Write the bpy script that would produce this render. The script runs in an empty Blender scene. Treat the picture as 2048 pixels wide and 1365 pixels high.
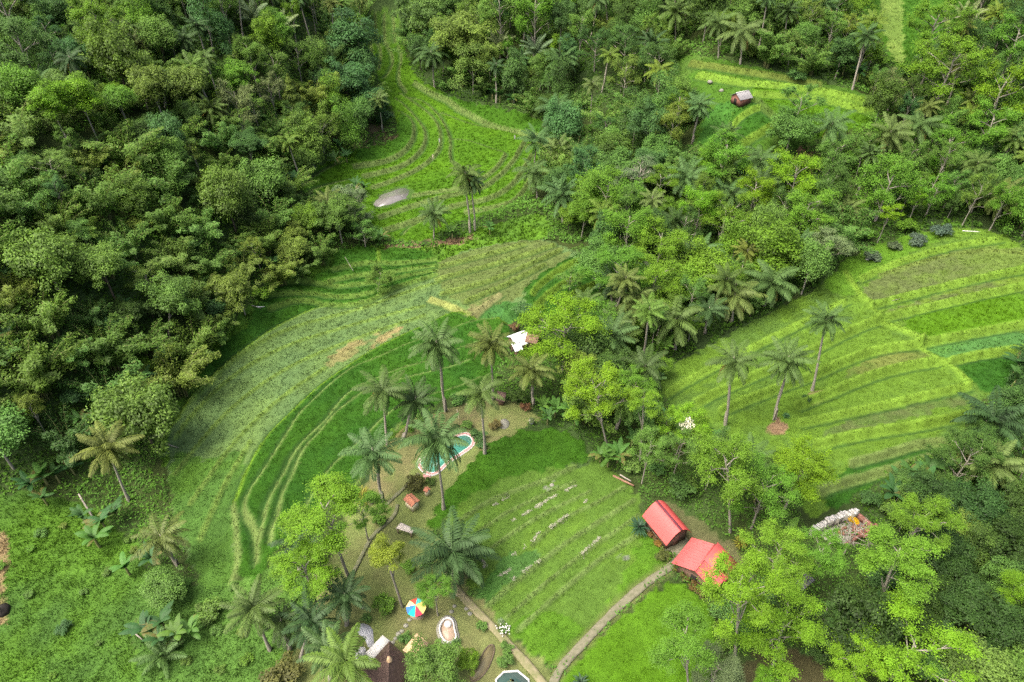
import bpy, math, random
import numpy as np
from mathutils import Vector, Matrix

# ------------------------------------------------------------------ camera, light, exposure
SC = bpy.context.scene
CAMZ, PITCH, LENS = 80.0, 40.0, 24.0
cam_data = bpy.data.cameras.new('camera')
cam_data.lens = LENS; cam_data.sensor_width = 36.0
cam_data.clip_start = 1.0; cam_data.clip_end = 4000.0
cam = bpy.data.objects.new('camera', cam_data)
SC.collection.objects.link(cam)
cam.location = (0, 0, CAMZ)
cam.rotation_euler = (math.radians(90 - PITCH), 0, 0)
SC.camera = cam

SUN_ELEV, SUN_AZ = math.radians(62), math.radians(250)      # azimuth: direction the light comes from, from +Y clockwise
world = bpy.data.worlds.new('World'); SC.world = world
world.use_nodes = True
nt = world.node_tree
bg = nt.nodes['Background']
sky = nt.nodes.new('ShaderNodeTexSky')
sky.sky_type = 'NISHITA'; sky.sun_disc = False
sky.sun_elevation = SUN_ELEV; sky.sun_rotation = SUN_AZ
sky.air_density = 0.7; sky.dust_density = 10.0; sky.ozone_density = 1.0
nt.links.new(sky.outputs[0], bg.inputs[0])
bg.inputs[1].default_value = 0.15
sun_d = bpy.data.lights.new('sun', 'SUN')
sun_d.energy = 1.15; sun_d.angle = math.radians(30); sun_d.color = (1.0, 0.96, 0.87)
sun = bpy.data.objects.new('sun', sun_d); SC.collection.objects.link(sun)
sdir = Vector((math.sin(SUN_AZ) * math.cos(SUN_ELEV), math.cos(SUN_AZ) * math.cos(SUN_ELEV), math.sin(SUN_ELEV)))
sun.rotation_euler = sdir.to_track_quat('Z', 'Y').to_euler()
sun.location = (0, 0, 200)
SC.view_settings.view_transform = 'Standard'
SC.view_settings.look = 'None'
SC.view_settings.exposure = 1.35
SC.view_settings.gamma = 1.0
SC.cycles.use_denoising = False
SC.cycles.max_bounces = 8
SC.cycles.diffuse_bounces = 4
SC.cycles.transmission_bounces = 4
SC.cycles.transparent_max_bounces = 4
SC.cycles.sample_clamp_indirect = 4.0

RNG = np.random.default_rng(7)
random.seed(7)

# ------------------------------------------------------------------ picture <-> place
FPX = 2048 * LENS / 36.0
ct, st = math.cos(math.radians(PITCH)), math.sin(math.radians(PITCH))
D0 = np.array([0, ct, -st]); U0 = np.array([0, st, ct])


def ray(px, py):
    a = (np.asarray(px, float) - 1024) / FPX
    b = -(np.asarray(py, float) - 682.5) / FPX
    d = D0[None] + b[:, None] * U0[None]
    d[:, 0] += a
    return d


def proj(P):
    P = np.atleast_2d(np.asarray(P, float))
    r = P - np.array([0, 0, CAMZ])
    dep = r @ D0
    return 1024 + r[:, 0] / dep * FPX, 682.5 - (r @ U0) / dep * FPX, dep


# the lie of the land: known heights, joined by a smooth surface
CTRL = [(900, 1200, 0), (1200, 1200, 0), (1400, 1100, 0), (1900, 1320, -2), (1600, 1250, 0), (900, 1365, 0), (1300, 1365, 0),
        (150, 1250, -6), (20, 1100, -5), (300, 1180, -5), (330, 920, -5.5), (430, 1050, -4), (520, 1000, -2.4), (690, 940, -.6), (850, 940, 0),
        (600, 760, -4), (420, 760, -6), (560, 620, -7), (760, 560, -6.5), (760, 720, -3), (900, 640, -2.5), (1000, 560, -3),
        (1000, 800, 0), (1130, 900, 0), (1250, 950, -.5),
        (1150, 560, -2.5), (1000, 490, -5), (850, 400, -6), (720, 420, -6.5), (950, 300, -5), (850, 220, -3.5), (780, 130, 0), (765, 40, 6),
        (1050, 250, -4), (1150, 430, -3), (1300, 560, -3), (1250, 700, -2), (1300, 850, -2), (1400, 950, -1.5),
        (1500, 800, -.5), (1700, 700, 1), (1900, 560, 3), (1950, 460, 5), (1680, 530, 1), (1900, 850, 0), (1750, 1000, -1), (2040, 700, 2), (2040, 1100, -2),
        (1450, 400, 2), (1600, 380, 5), (1650, 310, 9), (1800, 330, 8), (1950, 350, 8), (1480, 260, 14), (1480, 180, 18), (1400, 130, 19), (1600, 190, 18),
        (1720, 220, 17), (1440, 105, 21), (1300, 180, 10), (1250, 300, 2), (1200, 120, 14), (1000, 120, 8), (900, 110, 6), (1000, 20, 18), (1250, 30, 20),
        (1500, 20, 27), (1780, 100, 22), (1800, 10, 27), (1950, 150, 19), (2030, 30, 26), (1620, 60, 25),
        (20, 20, 34), (200, 60, 30), (420, 40, 28), (620, 40, 20), (690, 150, 6), (600, 220, 7), (740, 270, -3), (640, 340, -4), (480, 260, 13), (300, 240, 20), (100, 200, 26),
        (60, 420, 19), (300, 420, 12), (520, 420, 3), (640, 470, -4), (420, 560, 2), (200, 600, 9), (30, 640, 12), (350, 690, -2), (200, 800, 1), (40, 830, 4), (250, 900, -4), (40, 960, -3)]
_c = np.array(CTRL, float)
_d = ray(_c[:, 0], _c[:, 1])
_t = (_c[:, 2] - CAMZ) / _d[:, 2]
CX, CY, CZ = _d[:, 0] * _t, _d[:, 1] * _t, _c[:, 2]
_ex = np.array([(-90, 20, -4), (0, 10, 0), (90, 20, -3), (-170, 60, 14), (-200, 150, 30), (-240, 260, 44), (-120, 330, 46), (0, 360, 34), (130, 340, 40), (240, 260, 38),
                (200, 150, 14), (170, 60, 2), (0, -120, 0), (-200, -80, 0), (200, -80, 0), (0, 520, 48), (-300, 450, 52), (300, 450, 50)], float)
CX = np.r_[CX, _ex[:, 0]]; CY = np.r_[CY, _ex[:, 1]]; CZ = np.r_[CZ, _ex[:, 2]]


def _phi(x, y):
    return np.sqrt((x[:, None] - CX[None]) ** 2 + (y[:, None] - CY[None]) ** 2 + 64.0)


_n = len(CX)
_A = np.zeros((_n + 1, _n + 1)); _A[:_n, :_n] = _phi(CX, CY) - np.eye(_n) * 2.0; _A[:_n, _n] = 1; _A[_n, :_n] = 1
_W = np.linalg.solve(_A, np.r_[CZ, 0])


def HF(x, y):
    x = np.atleast_1d(np.asarray(x, float)); y = np.atleast_1d(np.asarray(y, float))
    out = np.empty(x.shape)
    for i in range(0, len(x), 50000):
        out[i:i + 50000] = _phi(x[i:i + 50000], y[i:i + 50000]) @ _W[:_n] + _W[_n]
    return np.clip(out, -8.5, 60)


def at(pts, h=0.0):
    """picture points -> places on the land (or h metres above it)"""
    pts = np.atleast_2d(np.asarray(pts, float))
    d = ray(pts[:, 0], pts[:, 1])
    ts = np.r_[np.arange(25, 160, 2.0), np.arange(160, 600, 4.0)]
    T = np.broadcast_to(ts, (len(pts), len(ts)))
    X = d[:, :1] * T; Y = d[:, 1:2] * T; Z = CAMZ + d[:, 2:] * T
    f = Z - (HF(X.ravel(), Y.ravel()).reshape(X.shape) + h)
    neg = f < 0
    k = np.where(neg.any(1), neg.argmax(1), len(ts) - 1); k = np.maximum(k, 1)
    r = np.arange(len(pts))
    lo, hi = ts[k - 1].copy(), ts[k].copy()
    for _ in range(14):
        m = (lo + hi) / 2
        fm = CAMZ + d[:, 2] * m - (HF(d[:, 0] * m, d[:, 1] * m) + h)
        lo = np.where(fm > 0, m, lo); hi = np.where(fm > 0, hi, m)
    t = (lo + hi) / 2
    return np.c_[d[:, 0] * t, d[:, 1] * t, CAMZ + d[:, 2] * t]


def inpoly(x, y, poly):
    p = np.asarray(poly, float)
    inside = np.zeros(x.shape, bool)
    x0, y0 = p[:, 0].min(), p[:, 1].min(); x1, y1 = p[:, 0].max(), p[:, 1].max()
    sel = np.where((x >= x0) & (x <= x1) & (y >= y0) & (y <= y1))[0]
    xs, ys = x[sel], y[sel]
    ins = np.zeros(len(sel), bool)
    for i in range(len(p)):
        xa, ya = p[i - 1]; xb, yb = p[i]
        if ya == yb: continue
        c = ((ya > ys) != (yb > ys)) & (xs < (xb - xa) * (ys - ya) / (yb - ya) + xa)
        ins ^= c
    inside[sel] = ins
    return inside


def smooth(poly, closed, n=3):
    """round the corners of a traced line"""
    p = np.asarray(poly, float)
    for _ in range(n):
        if closed:
            q = np.roll(p, -1, 0)
            p = np.stack([p * .75 + q * .25, p * .25 + q * .75], 1).reshape(-1, p.shape[1])
        else:
            a, b = p[:-1], p[1:]
            m = np.stack([a * .75 + b * .25, a * .25 + b * .75], 1).reshape(-1, p.shape[1])
            p = np.r_[p[:1], m, p[-1:]]
    return p


class Noise:
    def __init__(s, seed, cell): s.g = np.random.default_rng(seed).random((256, 256)); s.c = cell
    def __call__(s, x, y):
        u = np.asarray(x) / s.c; v = np.asarray(y) / s.c
        i = np.floor(u).astype(int); j = np.floor(v).astype(int)
        a = u - i; b = v - j; a = a * a * (3 - 2 * a); b = b * b * (3 - 2 * b)
        g = s.g
        return (g[i % 256, j % 256] * (1 - a) + g[(i + 1) % 256, j % 256] * a) * (1 - b) + (g[i % 256, (j + 1) % 256] * (1 - a) + g[(i + 1) % 256, (j + 1) % 256] * a) * b


N1, N2, N3, N4 = Noise(1, 1.1), Noise(2, 3.5), Noise(3, 11.0), Noise(4, .5)

# ------------------------------------------------------------------ traced fields (picture tracing, laid onto the land)
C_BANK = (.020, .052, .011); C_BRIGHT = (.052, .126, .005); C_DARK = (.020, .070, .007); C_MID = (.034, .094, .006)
C_FALLOW = (.086, .145, .040); C_STUB = (.057, .113, .018); C_LAWN = (.108, .138, .042)
C_MEADOW = (.045, .102, .018); C_FLOOR = (.030, .058, .016); C_BUND = (.105, .155, .042)
C_SOIL = (.26, .19, .10); C_BROWN = (.072, .098, .030); C_LIME = (.066, .148, .012)
#        kind        colour     patch colour        amount  picture outline
FIELDS = [
    ('valley', C_LIME, C_MEADOW, .5, [(320, 900), (350, 800), (430, 690), (500, 610), (560, 560), (640, 520), (680, 500), (740, 490), (860, 500), (900, 480), (980, 450), (1090, 420), (1110, 480), (900, 560), (640, 640), (480, 760), (380, 860), (330, 960)]),
    ('rice', C_BRIGHT, C_MID, .5, [(728, 30), (745, 20), (795, 22), (803, 60), (812, 120), (840, 165), (880, 185), (930, 208), (980, 222), (1030, 228), (1085, 235), (1090, 280), (1080, 330), (1060, 380), (1020, 410), (975, 425), (950, 440), (900, 450), (870, 480), (820, 486), (770, 474), (745, 450), (720, 425), (680, 390), (600, 385), (605, 365), (630, 335), (680, 305), (740, 296), (790, 285), (797, 250), (775, 205), (755, 150), (735, 90)]),
    ('rice', C_MID, C_DARK, .6, [(860, 180), (940, 208), (1085, 234), (1088, 275), (1045, 268), (940, 236), (880, 205)]),
    ('rice', C_MID, C_DARK, .4, [(705, 330), (770, 325), (825, 290), (830, 255), (808, 225), (795, 240), (797, 275), (770, 292), (710, 300)]),
    ('stubble', C_STUB, C_LIME, .5, [(728, 30), (745, 20), (795, 22), (803, 60), (806, 90), (740, 95), (732, 60)]),
    ('fallow', C_FALLOW, (0.061, 0.112, 0.040), .75, [(330, 930), (335, 870), (380, 790), (430, 745), (480, 705), (540, 662), (600, 640), (650, 612), (720, 605), (752, 595), (800, 570), (874, 548), (885, 520), (920, 505), (970, 495), (1060, 478), (1110, 488), (1180, 512), (1130, 525), (1080, 555), (1050, 585), (1045, 615), (1060, 630), (1010, 650), (945, 640), (910, 622), (870, 645), (800, 675), (720, 715), (640, 770), (583, 822), (533, 872), (507, 912), (483, 962), (467, 1007), (475, 1080), (465, 1165), (420, 1190), (385, 1150), (350, 1040)]),
    ('fallow', C_MEADOW, C_LIME, .5, [(420, 930), (507, 880), (467, 1007), (472, 1080), (465, 1170), (400, 1180), (370, 1100), (330, 950), (360, 900)]),
    ('stubble', (.088, .132, .032), C_BROWN, .7, [(875, 525), (920, 508), (970, 497), (1060, 480), (1110, 490), (1150, 512), (1080, 550), (1040, 600), (960, 622), (900, 600), (868, 560)]),
    ('fallow', (0.036, 0.108, 0.032), C_MID, .5, [(950, 625), (1010, 600), (1045, 612), (1060, 630), (1010, 655), (960, 648)]),
    ('rice', C_DARK, C_MID, .55, [(668, 505), (690, 500), (730, 493), (756, 500), (790, 498), (830, 500), (875, 512), (874, 550), (830, 560), (790, 575), (752, 598), (720, 608), (684, 612), (650, 612), (600, 637), (540, 670), (480, 716), (420, 770), (385, 768), (400, 745), (450, 690), (510, 640), (520, 600), (530, 580), (570, 567), (615, 563), (640, 550), (668, 540)]),
    ('rice', C_DARK, C_MID, .5, [(467, 1007), (483, 962), (507, 912), (533, 872), (583, 822), (640, 768), (720, 715), (800, 674), (870, 644), (910, 622), (945, 634), (1010, 650), (1020, 672), (1000, 740), (960, 775), (900, 800), (840, 830), (790, 870), (740, 945), (700, 990), (640, 1020), (590, 1060), (550, 1110), (515, 1165), (465, 1170), (475, 1080)]),
    ('rice', C_DARK, C_MID, .3, [(1180, 508), (1130, 522), (1080, 552), (1050, 582), (1043, 610), (1075, 628), (1110, 634), (1190, 610), (1205, 550)]),
    ('rice', C_MID, C_DARK, .4, [(985, 885), (1060, 856), (1130, 862), (1190, 900), (1150, 935), (1050, 950), (970, 975), (910, 1020), (875, 1062), (850, 1056), (870, 1010), (910, 965), (950, 918)]),
    ('stubble', (.070, .135, .016), C_STUB, .7, [(910, 1020), (970, 975), (1050, 950), (1150, 935), (1200, 918), (1240, 950), (1275, 990), (1300, 1060), (1345, 1128), (1250, 1205), (1170, 1275), (1110, 1337), (1060, 1310), (1010, 1262), (985, 1225), (940, 1170), (915, 1110), (880, 1080)]),
    ('rice', C_LIME, C_MID, .5, [(1160, 1280), (1250, 1170), (1290, 1050), (1300, 1060), (1345, 1128), (1250, 1205), (1110, 1337), (1060, 1310), (1010, 1262), (1100, 1200)]),
    ('fallow', (0.036, 0.108, 0.014), (0.070, 0.130, 0.040), .6, [(945, 1192), (985, 1140), (1040, 1100), (1070, 1110), (1080, 1125), (1060, 1145), (1000, 1185), (975, 1215)]),
    ('rice', C_BRIGHT, C_LIME, .4, [(1350, 1150), (1400, 1200), (1440, 1280), (1420, 1400), (1110, 1400), (1130, 1345), (1180, 1290), (1260, 1222)]),
    ('stubble', C_STUB, (0.079, 0.151, 0.013), .7, [(1310, 790), (1330, 740), (1450, 675), (1560, 615), (1640, 575), (1685, 525), (1740, 492), (1850, 462), (1940, 455), (2010, 468), (2060, 500), (2060, 720), (2000, 790), (1950, 812), (1930, 870), (1900, 890), (1820, 920), (1720, 980), (1640, 1035), (1600, 1030), (1580, 950), (1450, 880), (1370, 830)]),
    ('stubble', C_LIME, C_STUB, .5, [(1640, 575), (1685, 525), (1740, 492), (1850, 462), (1900, 470), (1800, 520), (1720, 560), (1700, 600)]),
    ('stubble', C_BROWN, (0.086, 0.144, 0.022), .7, [(1715, 585), (1760, 550), (1850, 515), (1960, 490), (2060, 500), (2060, 535), (1930, 563), (1830, 588), (1742, 613)]),
    ('stubble', C_BROWN, (0.094, 0.166, 0.014), .8, [(1760, 632), (1830, 600), (1930, 572), (2060, 545), (2060, 568), (1931, 596), (1830, 620), (1765, 640)]),
    ('stubble', C_BROWN, C_STUB, .7, [(1620, 890), (1729, 858), (1830, 835), (1930, 812), (1960, 790), (1937, 785), (1863, 800), (1762, 824), (1678, 841)]),
    ('stubble', (0.101, 0.130, 0.029), C_STUB, .8, [(1660, 760), (1762, 703), (1840, 692), (1872, 722), (1800, 735), (1729, 757)]),
    ('rice', C_BRIGHT, C_LIME, .6, [(1792, 650), (1830, 624), (1931, 600), (2060, 572), (2060, 646), (1931, 670), (1845, 687)]),
    ('fallow', (0.050, 0.130, 0.029), C_LIME, .6, [(1847, 692), (1931, 674), (2060, 650), (2060, 695), (1964, 707), (1904, 721), (1875, 720)]),
    ('rice', C_DARK, C_MID, .4, [(1910, 724), (1964, 711), (2060, 700), (2060, 760), (1990, 790), (1940, 768)]),
    ('rice', C_DARK, C_MID, .4, [(1948, 884), (1846, 888), (1779, 912), (1720, 925), (1660, 965), (1640, 1035), (1720, 985), (1820, 922), (1900, 892)]),
    ('stubble', C_STUB, C_MID, .7, [(1352, 108), (1420, 116), (1500, 134), (1580, 150), (1660, 168), (1740, 193), (1755, 235), (1700, 262), (1620, 290), (1550, 300), (1480, 300), (1400, 300), (1385, 270), (1405, 235), (1420, 205), (1375, 165), (1345, 140)]),
    ('rice', C_BRIGHT, C_MID, .4, [(1498, 172), (1580, 175), (1660, 190), (1745, 212), (1755, 240), (1700, 265), (1600, 280), (1560, 262), (1545, 232), (1510, 195)]),
    ('fallow', (0.036, 0.115, 0.022), C_MID, .5, [(1425, 210), (1465, 205), (1480, 210), (1455, 245), (1440, 300), (1400, 300), (1400, 260)]),
    ('rice', C_DARK, C_MID, .3, [(1456, 245), (1480, 212), (1508, 196), (1550, 240), (1530, 258), (1485, 290), (1462, 280)]),
    ('rice', C_MID, C_DARK, .4, [(1715, -10), (1955, -10), (1945, 35), (1900, 60), (1830, 120), (1800, 140), (1782, 125), (1765, 80), (1730, 30)]),
    ('stubble', (0.122, 0.187, 0.036), C_STUB, .5, [(1755, -10), (1810, -10), (1805, 60), (1810, 130), (1785, 128), (1765, 60)]),
    ('stubble', (0.137, 0.187, 0.043), C_STUB, .5, [(1893, -10), (1905, -10), (1898, 55), (1885, 66)]),
    ('meadow', C_MEADOW, C_LIME, .7, [(-60, 1000), (60, 985), (150, 1000), (230, 1050), (290, 1110), (300, 1180), (270, 1240), (265, 1300), (290, 1420), (-60, 1420)]),
    ('meadow', C_MEADOW, (0.072, 0.151, 0.025), .6, [(290, 1110), (400, 1180), (465, 1165), (520, 1160), (560, 1100), (620, 1110), (640, 1200), (560, 1290), (520, 1420), (290, 1420), (265, 1300)]),
    ('lawn', C_LAWN, (0.115, 0.108, 0.050), .7, [(700, 1010), (740, 945), (790, 880), (850, 845), (900, 815), (1000, 795), (1070, 815), (1080, 845), (1050, 858), (985, 885), (950, 918), (910, 965), (870, 1010), (850, 1056), (880, 1085), (915, 1120), (940, 1172), (985, 1228), (1010, 1265), (1060, 1313), (1108, 1345), (1100, 1420), (560, 1420), (600, 1250), (640, 1150), (680, 1080)]),
    ('lawn', (0.072, 0.086, 0.032), (0.108, 0.094, 0.050), .7, [(1300, 1010), (1345, 1010), (1400, 1040), (1460, 1085), (1500, 1130), (1440, 1180), (1360, 1130)]),
    ('lawn', (0.061, 0.058, 0.025), (0.043, 0.065, 0.014), .7, [(1460, 1310), (1600, 1290), (1660, 1330), (1670, 1420), (1440, 1420)]),
    ('soil', C_SOIL, (0.115, 0.101, 0.043), .5, [(-20, 1070), (10, 1075), (14, 1120), (8, 1200), (18, 1225), (0, 1250), (-30, 1250)]),
    ('soil', (0.144, 0.122, 0.061), C_LAWN, .75, [(735, 960), (790, 905), (840, 880), (830, 930), (800, 975), (770, 1040), (735, 1060), (720, 1010)]),
    ('soil', (0.144, 0.122, 0.061), C_LAWN, .75, [(900, 850), (960, 830), (1030, 825), (1075, 838), (1060, 856), (1000, 868), (930, 880)]),
    ('soil', (0.202, 0.158, 0.072), C_FALLOW, .7, [(690, 690), (740, 668), (800, 650), (810, 655), (750, 690), (690, 718), (640, 740), (650, 720)]),
    ('soil', (0.173, 0.144, 0.072), C_STUB, .7, [(920, 618), (960, 600), (1000, 585), (990, 600), (945, 628)]),
    ('soil', (0.158, 0.108, 0.061), C_FLOOR, .7, [(640, 275), (720, 250), (790, 250), (798, 275), (770, 290), (700, 300)]),
    ('soil', (0.158, 0.108, 0.061), C_STUB, .7, [(1530, 852), (1550, 838), (1575, 845), (1570, 862), (1540, 872)]),
    ('soil', (0.158, 0.108, 0.061), C_STUB, .7, [(1605, 795), (1625, 780), (1645, 790), (1635, 806)]),
    ('soil', (0.158, 0.101, 0.058), C_FLOOR, .8, [(1575, 300), (1610, 290), (1660, 320), (1640, 335), (1590, 330)]),
    ('soil', (0.144, 0.101, 0.058), C_FLOOR, .6, [(760, 492), (830, 484), (900, 478), (960, 470), (960, 484), (860, 496), (780, 500)]),
    ('soil', (.14, .15, .13), (.10, .11, .06), .7, [(1226, 1112), (1238, 1102), (1250, 1104), (1246, 1116), (1234, 1122)]),
    ('soil', (.20, .21, .17), (.10, .14, .06), .7, [(1085, 980), (1100, 962), (1115, 958), (1118, 972), (1100, 985)]),
    ('bare', (.04, .09, .015), (.05, .08, .02), .5, [(738, 418), (760, 384), (800, 371), (812, 371), (836, 388), (815, 405), (799, 412), (764, 422)]),
]
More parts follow.
